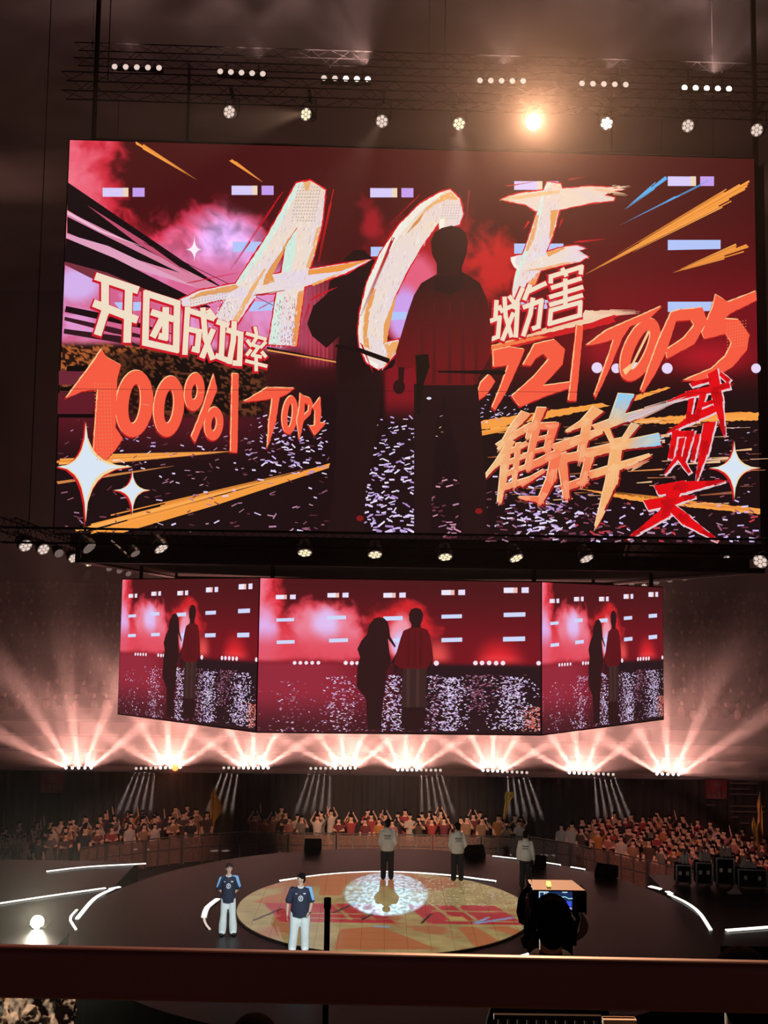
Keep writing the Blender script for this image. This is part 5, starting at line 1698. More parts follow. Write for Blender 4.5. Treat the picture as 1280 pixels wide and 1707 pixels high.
flag_px(45.6, ((353, 1385), (356, 1312)), [(1316, 355, 358), (1326, 351, 361), (1338, 350, 368), (1348, 349, 372), (1358, 350, 366), (1370, 351, 358), (1382, 352, 357)], 'tall dull yellow flag hanging folded over the crowd beside the orange-flaring lamp bar', 'flag_yellow')
flag_px(45.6, ((838, 1375), (845, 1316)), [(1320, 843, 856), (1328, 841, 857), (1335, 842, 850), (1350, 840, 846), (1366, 838, 842)], 'small bright yellow flag on a pole under the sixth lamp bar', 'flag_gold')
flag_px(40.9, ((1266, 1430), (1266.5, 1320)), [(1326, 1265, 1268), (1340, 1262, 1270), (1356, 1264, 1271), (1376, 1263, 1271), (1400, 1260, 1271), (1418, 1258, 1270)], 'tall narrow yellow flag standing over the crowd near the wall banner', 'flag_yellow')
flag_px(40.4, ((1257, 1415), (1256, 1362)), [(1364, 1255, 1258), (1374, 1253, 1261), (1384, 1254, 1262), (1394, 1257, 1262)], 'short golden flag half hidden beside the tall narrow one', 'flag_gold')

# ================================================================== things on the stage edges
def wedge_monitor(c, w, label, rz=0.0):
    t = thing('stage_monitor', label, 'speaker', (c[0], c[1], 0), 'black wedge monitors at the far stage edge')
    R = Matrix.Rotation(rz, 3, 'Z')
    c = Vector((c[0], c[1], 0))
    mb = MB()
    sec = [(-.24, 0.015), (.24, 0.015), (.24, .34), (.02, .40), (-.24, .14)]
    vs = [c + R @ Vector((sx * w / 2, y, z)) for sx in (-1, 1) for y, z in sec]
    mb.add(vs, [(0, 1, 2, 3, 4), (9, 8, 7, 6, 5)] + [(k, 5 + k, 5 + (k + 1) % 5, (k + 1) % 5) for k in range(5)]).build('cabinet', MATS['black_plastic'], t)
    mb = MB()
    g = [c + R @ Vector((sx * w * .44, y, z)) for sx in (-1, 1) for y, z in ((.01, .405), (-.235, .158))]
    mb.add(g, [(0, 1, 3, 2)]).build('grille', MATS['black_cloth'], t)
    MB().box(c + R @ Vector((0, .25, .25)), (.14, .02, .04), R).build('handle', MATS['grey_metal'], t)


wedge_monitor((3.1, 36.0), .62, 'boxy black wedge monitor at the far stage edge behind the middle person in white', .2)
wedge_monitor((-2.2, 36.6), .55, 'black wedge monitor at the far stage edge, alone before the straight barrier', 0)
wedge_monitor((4.9, 34.7), .62, 'black wedge monitor beside the far person in white with drooping arms', -.3)
wedge_monitor((6.9, 33.6), .6, 'black wedge monitor past the barrier bend on the dark deck', -.5)

# clutter of equipment on the banner side of the stage
def flight_case(c, s, label, rz=0.0, z0=0.0):
    t = thing('flight_case', label, 'equipment case', (c[0], c[1], z0), 'equipment cases beside the stage wing')
    R = Matrix.Rotation(rz, 3, 'Z')
    b = Vector((c[0], c[1], z0))
    MB().box(b + Vector((0, 0, s[2] / 2 + .06)), s, R).build('body', MATS['black_plastic'], t)
    mb = MB()
    for sx in (-1, 1):
        for sy in (-1, 1):
            mb.box(b + R @ Vector((sx * s[0] / 2, sy * s[1] / 2, s[2] / 2 + .06)), (.04, .04, s[2] + .02), R)
    for z in (.06, s[2] + .06):
        mb.box(b + R @ Vector((0, -s[1] / 2, z)), (s[0], .035, .035), R)
        mb.box(b + R @ Vector((0, s[1] / 2, z)), (s[0], .035, .035), R)
    mb.build('edge_trim', MATS['grey_metal'], t)
    for sx in (-1, 1):
        for sy in (-1, 1):
            MB().ball(b + R @ Vector((sx * s[0] * .4, sy * s[1] * .4, .035)), .035, 8, 6).build('caster', MATS['black_metal'], t)
    for k in (-1, 1):
        MB().box(b + R @ Vector((k * s[0] * .25, -s[1] / 2 - .01, s[2] * .55 + .06)), (.09, .02, .11), R).build('latch', mat('latch_shiny', (.85, .82, .78), .25, .6), t)


def bottle_row(x0, x1, y, n, Y, label):
    pass


mat('clear_plastic', (0.75, 0.78, 0.80), 0.12, 0.0)
k = 0
CASES = []
for (x, y, w, h, lab) in ((1138, 1472, .42, .5, 'small dark equipment case with bright fittings under the end of the barrier'), (1172, 1474, .45, .6, 'dark equipment case with pale glints next to the end of the barrier'), (1207, 1475, .5, .75, 'taller dark equipment case with bright edges before the crowd on the banner side'), (1252, 1480, .8, .5, 'wide low dark equipment case near the picture edge above the thick strip')):
    p = at_z(x, y, 0)
    flight_case((p.x, p.y), (w, .42, h), lab, -.12)
    CASES.append((p.x, p.y, h + .10))
    k += 1


def white_sheet(x, y, z, lab, s, seed):
    """Crumpled white sheet, added to stand in for a bright glint."""
    t = thing('glint_sheet', lab, 'paper', (x, y, z), 'crumpled white sheets added as glints on the equipment')
    rr = random.Random(seed)
    g = 6
    vs = [(x + (i / g - .5) * s[0], y + (j / g - .5) * s[1], z + s[2] * rr.random() * (1 - abs(i / g - .5) - abs(j / g - .5) * .8) * (0 < i < g) * (0 < j < g) + .004) for i in range(g + 1) for j in range(g + 1)]
    MB().add(vs, [(i * (g + 1) + j, (i + 1) * (g + 1) + j, (i + 1) * (g + 1) + j + 1, i * (g + 1) + j + 1) for i in range(g) for j in range(g)]).build('sheet', MATS['glint_white'], t)


mat('glint_white', (.85, .85, .83), .6)
white_sheet(CASES[3][0] - .1, CASES[3][1], CASES[3][2], 'crumpled white sheet added as a glint on the wide low case near the picture edge', (.5, .3, .34), 1)
q = at_z(1224, 1489, 0)
white_sheet(q.x, q.y, 0.0, 'crumpled white sheet added as a glint on the deck before the wide low case', (.4, .25, .2), 2)
white_sheet(CASES[0][0], CASES[0][1], CASES[0][2], 'small white sheet added as a glint on the first small equipment case', (.25, .2, .3), 3)

def bottle(x, y, z, lab, h=.34):  # bottles added to stand in for upright bright glints
    t = thing('glint_bottle', lab, 'bottle', (x, y, z), 'pale bottles added as glints on the equipment cases')
    b = Vector((x, y, z))
    MB().tube([b + Vector((0, 0, q)) for q in (0, h * .7, h * .84, h * .92)], [.055, .055, .024, .022], 10).build('body', MATS['glint_pale'], t)
    MB().tube([b + Vector((0, 0, h * .92)), b + Vector((0, 0, h))], .026, 8).build('cap', MATS['glint_white'], t)


mat('glint_pale', (.75, .74, .72), .15)
for ci, nb, cl in ((0, 2, 'first small equipment case'), (1, 3, 'second equipment case'), (2, 3, 'tallest equipment case')):
    for q in range(nb):
        bottle(CASES[ci][0] - .1 + .12 * q + (.08 if ci == 0 else 0), CASES[ci][1] - .12, CASES[ci][2], 'pale bottle added as a glint on the %s, %s along' % (cl, nth(q)))

# bright floor spotlight
p = at_z(62, 1543, 0.0) + Vector((0, 0, 0))
lp = at_y(62, 1537, p.y - .15)
t = par_light(lp, EYE - lp, 0.17, 'lens_flood', 'dazzling floor spotlight glaring straight at the viewer from the dark wing', None, hang=lp.z - .03 if lp.z > .1 else .2, cells=False, name='floor_spotlight', hangdir=(0, 0, -1))
MB().box((lp.x, lp.y + .15, 0.02), (.5, .4, .04)).build('base', MATS['black_metal'], t)
spot('floor_spotlight_beam', lp + (EYE - lp).normalized() * .2, EYE, 5000, 30, (1.0, .92, .66), 1.0, .08)
spot('floor_spotlight_spill', lp + (EYE - lp).normalized() * .2, lp + Vector((.1, -.7, .3)), 500, 150, (1.0, .86, .66), 1.0, .08)

# little foil scraps round the thin performer
for k, (x, y) in enumerate(((392, 1492), (386, 1497), (400, 1496), (393, 1500), (386, 1505), (400, 1503), (393, 1508))):
    pass

# ================================================================== foreground: railing, stand, camera position
RX = MB()
ry = 1.30
mat('rail_brown', (0.29, 0.105, 0.100), 0.38, 0.0, noise=.10, nscale=3)
za = at_y(640, 1594, ry).z
zb2 = at_y(640, 1681, ry).z
slope = math.radians(-0.62)
t = thing('railing', 'thick dark red-brown railing crossing the picture close to the viewer', 'railing', (0, ry, zb2 - .5))
hh = za - zb2
prof = []
rad = 0.010
for cxx, czz, a0 in ((-.012 + rad, hh / 2 - rad, 90), (-.012 + rad, -hh / 2 + rad, 180), (.012 - rad, -hh / 2 + rad, 270), (.012 - rad, hh / 2 - rad, 0)):
    for k in range(7):
        a = math.radians(a0 + 15 * k)
        prof.append((cxx + rad * math.cos(a), czz + rad * math.sin(a)))
mb = MB()
L = 1.6
vs = []
for sx in (-L, L):
    for y, z in prof:
        vs.append((sx, ry + y + .012 + sx * .012, (za + zb2) / 2 + z + sx * math.tan(slope)))
n = len(prof)
mb.add(vs, [tuple(range(n)), tuple(range(n, 2 * n))[::-1]] + [(k, n + k, n + (k + 1) % n, (k + 1) % n) for k in range(n)])
mb.build('handrail', MATS['rail_brown'], t, False)
for sx in (-1.45, 1.45):
    MB().tube([(sx, ry + .03, zb2 + .01), (sx, ry + .03, 6.35)], .025, 10).build('post', MATS['rail_brown'], t)

# raked near stand in front of the viewer (steps down, then drops to the arena floor)
mb = MB()
for y0, y1, z in ((-2.0, 2.0, 6.35), (2.0, 3.1, 5.95), (3.1, 4.75, 5.6), (4.75, 4.95, 4.6)):
    mb.box((0, (y0 + y1) / 2, (z + FZ) / 2), (30, y1 - y0, z - FZ))
struct('floor_near_stand', mb, mat('step_grey', (.06, .055, .055), .85, noise=.3, nscale=2))

# ================================================================== people
def fuse(mb, name, material, parent, voxel, base, smooth_it=4, M=None, by_face=None):
    """Fuses overlapping rounded pieces into one continuous skin (voxel remesh + smoothing)."""
    vs = [Vector(p) for p in mb.v]
    if M is not None:
        vs = [M @ p for p in vs]
    me = bpy.data.meshes.new('tmp')
    me.from_pydata([tuple(p) for p in vs], [], mb.f)
    o = bpy.data.objects.new('tmp', me)
    COL.objects.link(o)
    r = o.modifiers.new('r', 'REMESH')
    r.mode = 'VOXEL'
    r.voxel_size = voxel
    s = o.modifiers.new('s', 'SMOOTH')
    s.iterations = smooth_it
    s.factor = 0.5
    dg = bpy.context.evaluated_depsgraph_get()
    out = bpy.data.meshes.new_from_object(o.evaluated_get(dg))
    bpy.data.objects.remove(o)
    bpy.data.meshes.remove(me)
    out.name = name
    out.materials.clear()
    for m in (material if isinstance(material, (list, tuple)) else [material]):
        out.materials.append(m)
    out.polygons.foreach_set('use_smooth', [True] * len(out.polygons))
    if by_face is not None:
        out.polygons.foreach_set('material_index', [by_face(p.center, p.normal) for p in out.polygons])
    if name is None:
        return out
    ob = bpy.data.objects.new(name, out)
    COL.objects.link(ob)
    if parent is not None:
        ob.parent = parent
    return ob


def rings(mb, secs):
    """Upright elliptical trunk: secs = (x, y, z, rx, ry)."""
    n = 16
    vs = []
    for x, y, z, rx, ry in secs:
        vs += [(x + rx * math.cos(2 * math.pi * k / n), y + ry * math.sin(2 * math.pi * k / n), z) for k in range(n)]
    fs = [(i * n + k, i * n + (k + 1) % n, (i + 1) * n + (k + 1) % n, (i + 1) * n + k) for i in range(len(secs) - 1) for k in range(n)]
    fs += [tuple(range(n))[::-1], tuple((len(secs) - 1) * n + k for k in range(n))]
    mb.add(vs, fs)


def limb(mb, pts, rs, n=10):
    mb.tube(pts, list(rs), n)
    for p, r in zip(pts, rs):
        mb.ball(p, r, 10, 7)


def hand(mb, w, d, palm_n, side, curl):
    """Palm, four unequal fingers and a thumb from the palm's side. w wrist, d along the hand, palm_n palm normal, side toward the thumb."""
    w, d, pn, s = Vector(w), Vector(d).normalized(), Vector(palm_n).normalized(), Vector(side).normalized()
    for f in (-.025, -.008, .010, .027):
        limb(mb, [w + s * f * .7, w + d * .05 + s * f, w + d * .085 + s * f], (.016, .014, .011), 6)
    for f, L in ((-.030, .058), (-.010, .072), (.010, .078), (.030, .068)):
        a = w + d * .085 + s * f
        c = math.radians(curl)
        b = a + (d * math.cos(c) + pn * math.sin(c)) * L * .5
        e = b + (d * math.cos(2 * c) + pn * math.sin(2 * c)) * L * .5
        limb(mb, [a, b, e], (.0095, .009, .0075), 6)
    a = w + d * .02 + s * .025
    limb(mb, [a, a + s * .025 + d * .03, a + s * .03 + d * .06 + pn * .012], (.012, .0105, .009), 6)


mat('skin', (0.62, 0.40, 0.30), 0.55, noise=.06, nscale=14)
mat('hair_black', (0.010, 0.008, 0.008), 0.75, noise=.4, nscale=60, spec=.0)
mat('hair_brown', (0.035, 0.018, 0.012), 0.5, noise=.4, nscale=60)
mat('shirt_navy', (0.018, 0.024, 0.050), 0.8, noise=.12, nscale=9, bump=.15)
mat('sleeve_blue', (0.22, 0.46, 0.80), 0.8, noise=.08)
mat('print_white', (0.80, 0.84, 0.90), 0.7)
mat('trousers_white', (0.74, 0.80, 0.78), 0.8, noise=.07, nscale=5, bump=.2)
mat('trousers_black', (0.014, 0.014, 0.018), 0.85, noise=.2, nscale=6, bump=.2)
mat('jacket_white', (0.66, 0.63, 0.56), 0.85, noise=.10, nscale=5, bump=.25)
mat('shoe_black', (0.015, 0.014, 0.014), 0.5)
mat('shoe_white', (0.75, 0.75, 0.75), 0.5)
mat('eye_dark', (0.01, 0.008, 0.008), 0.3)
mat('lip', (0.45, 0.16, 0.14), 0.5)


def person(label, base, yaw, h, shape, arms, head_turn=0.0, clothes='jersey', hair='hair_black', legs=None, group=None, legless=False):
    """One standing figure facing -Y before yaw. arms: {side: (elbow, wrist, hand dir, palm normal, thumb side, curl)}."""
    t = thing('person', label, 'person', base, group)
    M = Matrix.Rotation(yaw, 4, 'Z') @ Matrix.Scale(h / 1.74, 4)
    HM = Matrix.Translation((0, 0.005, 0)) @ Matrix.Rotation(head_turn, 4, 'Z')
    b = MB()
    f = shape
    rings(b, [(0, .0, .82, .150 * f, .115 * f), (0, 0, .92, .172 * f, .125 * f), (0, -.005 * f, 1.06, .150 * f, .118 * f * f), (0, 0, 1.20, .160 * f, .118 * f), (0, .005, 1.32, .178 * f, .118), (0, .01, 1.40, .150, .09), (0, .01, 1.45, .07, .06)])
    b.tube([(0, .012, 1.40), (0, .0, 1.56)], [.062, .052], 12)
    hd = MB()
    hd.ball((0, .005, 1.635), (.076, .096, .112), 20, 14)
    hd.ball((0, -.03, 1.568), (.052, .056, .050), 14, 10)
    hd.ball((0, -.098, 1.615), (.013, .020, .018), 8, 6)
    hd.ball((0, -.092, 1.645), (.009, .012, .026), 8, 6)
    for s in (-1, 1):
        hd.ball((s * .079, .01, 1.62), (.011, .022, .032), 8, 6)
        hd.ball((s * .045, -.055, 1.61), (.028, .028, .026), 8, 6)
    b.add([HM @ Vector(p) for p in hd.v], hd.f)
    for s in (-1, 1):
        sh = Vector((s * .175 * (.5 + .5 * f), .01, 1.385))
        el, wr, hdv, pn, th, cu_ = arms[s]
        limb(b, [sh, sh.lerp(Vector(el), .5), el], (.056, .048, .041))
        limb(b, [el, Vector(el).lerp(Vector(wr), .4), wr], (.040, .038, .027))
        hand(b, wr, hdv, pn, th, cu_)
        lg = (legs or {}).get(s, ((s * .095 * f, 0, .88), (s * .105 * f, -.015, .48), (s * .115, .02, .09)))
        limb(b, [lg[0], Vector(lg[0]).lerp(Vector(lg[1]), .5), lg[1]], (.088 * f, .075 * f, .056))
        limb(b, [lg[1], Vector(lg[1]).lerp(Vector(lg[2]), .35), lg[2]], (.055, .054, .036))
        an = Vector(lg[2])
        limb(b, [an + Vector((0, .03, -.045)), an + Vector((s * .02, -.14, -.055))], (.036, .028))
    fuse(b, 'body', MATS['skin'], t, .0095, base, 3, M)
    # face
    for s in (-1, 1):
        e = MB().ball(HM @ Vector((s * .030, -.082, 1.640)), (.013, .008, .007), 8, 5)
        e.v = [M @ Vector(p) + Vector(base) for p in e.v]
        e.build('eye', MATS['eye_dark'], t)
        e = MB().tube([HM @ Vector((s * .016, -.090, 1.660)), HM @ Vector((s * .045, -.082, 1.662))], .0045, 5)
        e.v = [M @ Vector(p) + Vector(base) for p in e.v]
        e.build('eyebrow', MATS[hair], t)
    e = MB().ball(HM @ Vector((0, -.084, 1.578)), (.022, .008, .006), 8, 5)
    e.v = [M @ Vector(p) + Vector(base) for p in e.v]
    e.build('mouth', MATS['lip'], t)
    # hair: cap with fringe and nape
    hm = MB()
    hm.ball((0, .022, 1.672), (.086, .100, .092), 18, 12)
    hm.ball((0, .055, 1.610), (.074, .062, .090), 14, 10)
    for k in range(9):
        a = (k - 4) * .3
        hm.ball((.070 * math.sin(a), -.066 * math.cos(a) + .004, 1.700 - .010 * (k % 2)), (.028, .026, .028), 8, 6)
    for s in (-1, 1):
        hm.ball((s * .076, .01, 1.655), (.014, .034, .034), 8, 6)
    hm.v = [tuple(HM @ Vector(p)) for p in hm.v]
    fuse(hm, 'hair', MATS[hair], t, .012, base, 2, M)
    # trousers
    tr = MB()
    rings(tr, [(0, 0, .80, .175 * f, .140 * f), (0, 0, .92, .188 * f, .142 * f), (0, 0, 1.0, .172 * f, .132 * f)])
    wide = .118 if clothes == 'jersey' else .098
    for s in (-1, 1):
        lg = (legs or {}).get(s, ((s * .095 * f, 0, .88), (s * .105 * f, -.015, .48), (s * .115, .02, .09)))
        limb(tr, [lg[0], Vector(lg[0]).lerp(Vector(lg[1]), .5), lg[1], Vector(lg[1]).lerp(Vector(lg[2]), .6), Vector(lg[2]) + Vector((0, 0, .0))], (.108 * f, .104 * f, .092 * f, wide * .88, wide * .84), 14)
        tr.ball(Vector(lg[2]) + Vector((0, -.03, -.03)), (wide * .8, wide * .95, .05), 12, 6)
    fuse(tr, 'trousers', MATS['trousers_white' if clothes == 'jersey' else 'trousers_black'], t, .014, base, 3, M)
    for s in (-1, 1):
        lg = (legs or {}).get(s, (0, 0, (s * .115, .02, .09)))
        an = Vector(lg[2])
        sh = MB()
        sh.ball(an + Vector((0, .02, -.045)), (.048, .07, .045), 12, 8)
        sh.ball(an + Vector((s * .015, -.10, -.052)), (.050, .10, .038), 12, 8)
        fuse(sh, 'shoe', MATS['shoe_white' if f > 1.1 else 'shoe_black'], t, .012, base, 2, M)
    # upper clothing
    up = MB()
    if clothes.startswith('jersey'):
        hem = .80
        rings(up, [(0, 0, hem, .196 * f, .150 * f), (0, 0, .95, .196 * f, .150 * f), (0, 0, 1.08, .180 * f, .146 * f), (0, 0, 1.22, .184 * f, .140 * f), (0, .003, 1.33, .198 * f, .134), (0, .01, 1.415, .160, .105), (0, .01, 1.452, .085, .075)])
        for s in (-1, 1):
            sh = Vector((s * .175 * (.5 + .5 * f), .01, 1.385))
            el = Vector(arms[s][0])
            limb(up, [sh, sh.lerp(el, .5), sh.lerp(el, .82)], (.074, .078, .084), 12)
        fuse(up, 'shirt', MATS['shirt_navy'], t, .013, base, 3, M)
        fit = lambda m_: [M @ Vector(p) + Vector(base) for p in m_.v]
        # raglan shoulder bands, collar, chest emblem, small chest marks
        for s in (-1, 1):
            sh = Vector((s * .175 * (.5 + .5 * f), .0, 1.385))
            el = Vector(arms[s][0])
            m_ = MB()
            q0 = sh + Vector((-s * .07, -.03, .075))
            q1 = sh + Vector((s * .030, -.05, .058))
            q2 = sh.lerp(el, .5) + Vector((s * .045, -.062, .01))
            q3 = sh.lerp(el, .8) + Vector((s * .052, -.064, .0))
            w_ = [.030, .036, .034, .026]
            P = [q0, q1, q2, q3]
            vs = []
            for q, w in zip(P, w_):
                vs += [q + Vector((-w * .9, -.016, -.012)), q + Vector((0, -.026, .004)), q + Vector((w * .9, -.004, .012))]
            m_.add(vs, [(3 * i + j, 3 * i + j + 1, 3 * i + j + 4, 3 * i + j + 3) for i in range(3) for j in range(2)])
            m_.v = fit(m_)
            m_.build('sleeve_band', MATS['sleeve_blue' if (s > 0 or f < 1.05) else 'shirt_navy'], t, True)
        m_ = MB()
        m_.tube([(.066 * math.cos(a), -.012 + .066 * math.sin(a) * 1.05, 1.462 - .022 * (math.sin(a) < -.3) * abs(math.sin(a))) for a in [2 * math.pi * k / 18 for k in range(19)]], .015, 6, cap=False)
        m_.v = fit(m_)
        m_.build('collar', MATS['print_white'], t, True)
        yb_ = -.149 * (f if f > 1 else 1)
        m_ = MB()
        for k in range(20):
            a, c = 2 * math.pi * k / 20, 2 * math.pi * (k + 1) / 20
            m_.add([(.055 * math.cos(a), yb_, 1.23 + .065 * math.sin(a)), (.055 * math.cos(c), yb_, 1.23 + .065 * math.sin(c)), (.040 * math.cos(c), yb_ - .002, 1.23 + .048 * math.sin(c)), (.040 * math.cos(a), yb_ - .002, 1.23 + .048 * math.sin(a))], [(0, 1, 2, 3)])
        m_.add([(-.02, yb_ - .002, 1.25), (.015, yb_ - .002, 1.262), (.022, yb_ - .002, 1.24), (-.005, yb_ - .002, 1.225), (.02, yb_ - .002, 1.21), (-.018, yb_ - .002, 1.195), (-.024, yb_ - .002, 1.21), (0, yb_ - .002, 1.225)], [(0, 1, 2, 3), (3, 4, 5, 6)])
        m_.v = fit(m_)
        m_.build('chest_emblem', MATS['print_white'], t)
        for sx, w in ((-.10, .022), (.085, .026)):
            m_ = MB().box((sx, -.142 * (f if f > 1 else 1), 1.335), (w * 2, .006, w if sx > 0 else w * .6))
            m_.v = fit(m_)
            m_.build('chest_mark', MATS['print_white'], t)
    else:
        rings(up, [(0, 0, .84, .196 * f, .150), (0, 0, .90, .218 * f, .165), (0, 0, 1.06, .212 * f, .160), (0, 0, 1.22, .196 * f, .150), (0, .005, 1.34, .190 * f, .138), (0, .01, 1.42, .160, .110), (0, .01, 1.47, .085, .08)])
        for s in (-1, 1):
            sh = Vector((s * .175 * (.5 + .5 * f), .01, 1.385))
            el, wr = Vector(arms[s][0]), Vector(arms[s][1])
            limb(up, [sh, sh.lerp(el, .5), el], (.070, .066, .062), 12)
            limb(up, [el, el.lerp(wr, .5), el.lerp(wr, .92)], (.060, .056, .046), 12)
        fuse(up, 'jacket', MATS['jacket_white'], t, .014, base, 3, M)
        fit = lambda m_: [M @ Vector(p) + Vector(base) for p in m_.v]
        for z, w, hgt in ((1.285, .20, .030), (1.235, .16, .016), (1.205, .20, .014)):
            m_ = MB()
            n = 6
            vs = []
            for k in range(n + 1):
                x = -w / 2 + w * k / n
                yy = .163 - x * x * 1.6
                vs += [(x, yy, z), (x, yy, z + hgt * (.6 + .4 * (k % 2)))]
            m_.add(vs, [(2 * k, 2 * k + 2, 2 * k + 3, 2 * k + 1) for k in range(n)])
            m_.v = fit(m_)
            m_.build('back_print', MATS['trousers_black'], t)
        m_ = MB()
        m_.tube([(.074 * math.cos(a), .012 + .07 * math.sin(a), 1.478) for a in [2 * math.pi * k / 18 for k in range(19)]], .022, 6, cap=False)
        m_.v = fit(m_)
        m_.build('collar', MATS['jacket_white'], t, True)
    return t


down = lambda s, out=.0, fwd=.0: ((s * (.235 + out), .02, 1.10), (s * (.25 + out), -.05 - fwd, .855), (s * .05, -.10, -1), (-s, 0, 0), (0, -1, 0), 18)
behind = lambda s: ((s * .255, .075, 1.12), (s * .10, .165, .93), (-s, .1, -.25), (0, 1, 0), (0, 0, 1), 22)
pocket = lambda s: ((s * .245, .04, 1.10), (s * .17, -.13, .93), (-s * .4, -.6, -.8), (-s, 0, 0), (0, -1, .3), 25)
fist = lambda s: ((s * .265, .03, 1.10), (s * .205, -.150, .90), (-s * .55, -.45, -.6), (-s * .3, .6, -.2), (0, -.3, 1), 62)

f1 = at_z(379, 1558, 0.0)
person('thin dark-haired person in navy jersey and pale trousers, hands behind back, standing off the disc', (f1.x, f1.y, 0.0), .12, 1.70, .92, {-1: behind(-1), 1: behind(1)}, head_turn=.15, hair='hair_brown',
       legs={-1: ((-.09, 0, .88), (-.11, -.015, .48), (-.135, .02, .09)), 1: ((.09, 0, .88), (.115, -.015, .48), (.14, .02, .09))})
f2 = at_z(499, 1586, 0.03)
pf2 = person('heavier dark-haired person in navy jersey and white trousers, looking sideways, one fist at hip', (f2.x, f2.y, 0.03), .10, 1.77, 1.16, {-1: down(-1, .05), 1: fist(1)}, head_turn=-1.1,
             legs={-1: ((-.11, 0, .88), (-.135, -.02, .48), (-.17, .0, .09)), 1: ((.11, 0, .88), (.12, -.015, .48), (.125, .02, .09))})
m_ = MB().tube([Vector((f2.x, f2.y, 0.03)) + Matrix.Rotation(.10, 3, 'Z') @ Vector((.208 + .034 * math.cos(a), -.145 + .034 * math.sin(a), .925)) for a in [2 * math.pi * k / 12 for k in range(13)]], .010, 6, cap=False)
m_.build('wristband', MATS['black_plastic'], pf2)
r1 = at_z(645, 1466, 0.03)
person('person in white jacket and black trousers seen from behind, on the blue-white light pool edge', (r1.x, r1.y, 0.03), math.pi, 1.74, 1.0, {-1: pocket(-1), 1: pocket(1)}, clothes='jacket')
r2 = at_z(762, 1469, 0.0)
person('person in white jacket and black trousers seen from behind, middle of the three in jackets', (r2.x, r2.y, 0.0), math.pi + .1, 1.70, .97, {-1: pocket(-1), 1: pocket(1)}, clothes='jacket')
r3 = at_z(876, 1480, 0.0)
person('person in white jacket seen from behind with arms hanging, half hidden by the broadcast camera', (r3.x, r3.y, 0.0), math.pi - .25, 1.62, .95, {-1: down(-1), 1: down(1)}, clothes='jacket')

# ---------------------------------------------------------------- standing crowd
crowd_skin = MATS['skin']
crowd_mats = [object_colour_mat('crowd_clothing'), mat('crowd_skin', (0.66, 0.42, 0.30), .7), MATS['hair_black']]


def crowd_mesh(kind):
    b = MB()
    rings(b, [(0, 0, .0, .14, .10), (0, 0, .45, .16, .11), (0, 0, .86, .17, .12), (0, 0, 1.05, .155, .115), (0, 0, 1.28, .19, .12), (0, 0, 1.38, .15, .09), (0, 0, 1.43, .07, .06)])
    b.tube([(0, 0, 1.38), (0, -.01, 1.52)], .055, 8)
    b.ball((0, -.01, 1.57), (.083, .098, .118), 10, 8)
    if kind % 2:
        b.ball((0, .05, 1.50), (.10, .075, .17), 10, 8)           # long hair
    b.ball((0, .015, 1.615), (.094, .104, .088), 10, 8)
    A = {0: [((.24, -.10, 1.20), (.07, -.22, 1.42)), ((-.24, -.10, 1.20), (-.07, -.22, 1.42))],
         1: [((.26, -.08, 1.45), (.10, -.16, 1.76)), ((-.26, -.08, 1.45), (-.10, -.16, 1.76))],
         2: [((.24, -.06, 1.15), (.10, -.24, 1.18)), ((-.24, -.06, 1.15), (-.10, -.24, 1.18))],
         3: [((.24, -.12, 1.22), (.10, -.20, 1.52)), ((-.22, .0, 1.12), (-.20, -.12, .92))],
         4: [((.30, -.05, 1.50), (.24, -.10, 1.82)), ((-.24, -.04, 1.14), (-.12, -.22, 1.2))],
         5: [((.22, .0, 1.12), (.22, -.1, .90)), ((-.22, .0, 1.12), (-.22, -.10, .90))]}[kind % 6]
    for s, (el, wr) in zip((1, -1), A):
        limb(b, [(s * .175, 0, 1.345), el], (.056, .044), 6)
        limb(b, [el, wr], (.042, .032), 6)
        b.ball(Vector(wr) + (Vector(wr) - Vector(el)).normalized() * .05, (.036, .03, .05), 6, 5)

    def face(c, n):
        if c.z > 1.47 or (kind % 2 and c.z > 1.36 and c.y > .03 and abs(c.x) < .11):
            if abs(c.x) < .12 and c.y > -.13:
                return 1 if (c.y < -.035 and c.z < 1.625 and abs(c.x) < .075) else 2
        for el, wr in A:
            w, e = Vector(wr), Vector(el)
            tt = (Vector(c) - e).dot(w - e) / (w - e).length_squared
            if tt > .05 and ((Vector(c) - (e + (w - e) * min(tt, 1))).length < .075 or (Vector(c) - w).length < .11):
                return 1
        if 1.39 < c.z and abs(c.x) < .08:
            return 1
        return 0
    o = fuse(b, 'person', crowd_mats, None, .034, (0, 0, 0), 2, None, face)
    me = o.data
    bpy.data.objects.remove(o)
    return me, A


CROWD = [crowd_mesh(k) for k in range(12)]
POSE = ['filming', 'filming overhead', 'with clasped hands', 'with one hand at face', 'with one arm up', 'with arms down'] * 2
CLOTH = [('dusty pink', (0.310, 0.124, 0.105)), ('white', (0.434, 0.384, 0.347)), ('black', (0.015, 0.014, 0.015)), ('orange', (0.384, 0.155, 0.037)), ('red', (0.260, 0.031, 0.031)), ('grey', (0.136, 0.118, 0.112)), ('cream', (0.409, 0.310, 0.223)), ('dark brown', (0.062, 0.031, 0.022)), ('maroon', (0.124, 0.019, 0.025)), ('black', (0.012, 0.012, 0.015)), ('tan', (0.260, 0.149, 0.081))]
crng = random.Random(23)
n_people = 0


def phone(p, d, lab):
    t = thing('phone', lab, 'phone', p, 'phones held up in the crowd')
    MB().box(p, (.078, .010, .155)).build('case', MATS['black_plastic'], t)
    MB().box(Vector(p) + Vector((0, .0055, 0)), (.070, .002, .145)).build('screen', emat_phone, t)
    MB().disc(Vector(p) + Vector((.02, -.0055, .055)), (0, -1, 0), .010, 8, .003).build('camera_lens', MATS['grey_metal'], t)


emat_phone = emat('phone_screen', (.7, .75, .9), .9, False)
n_phone = 0


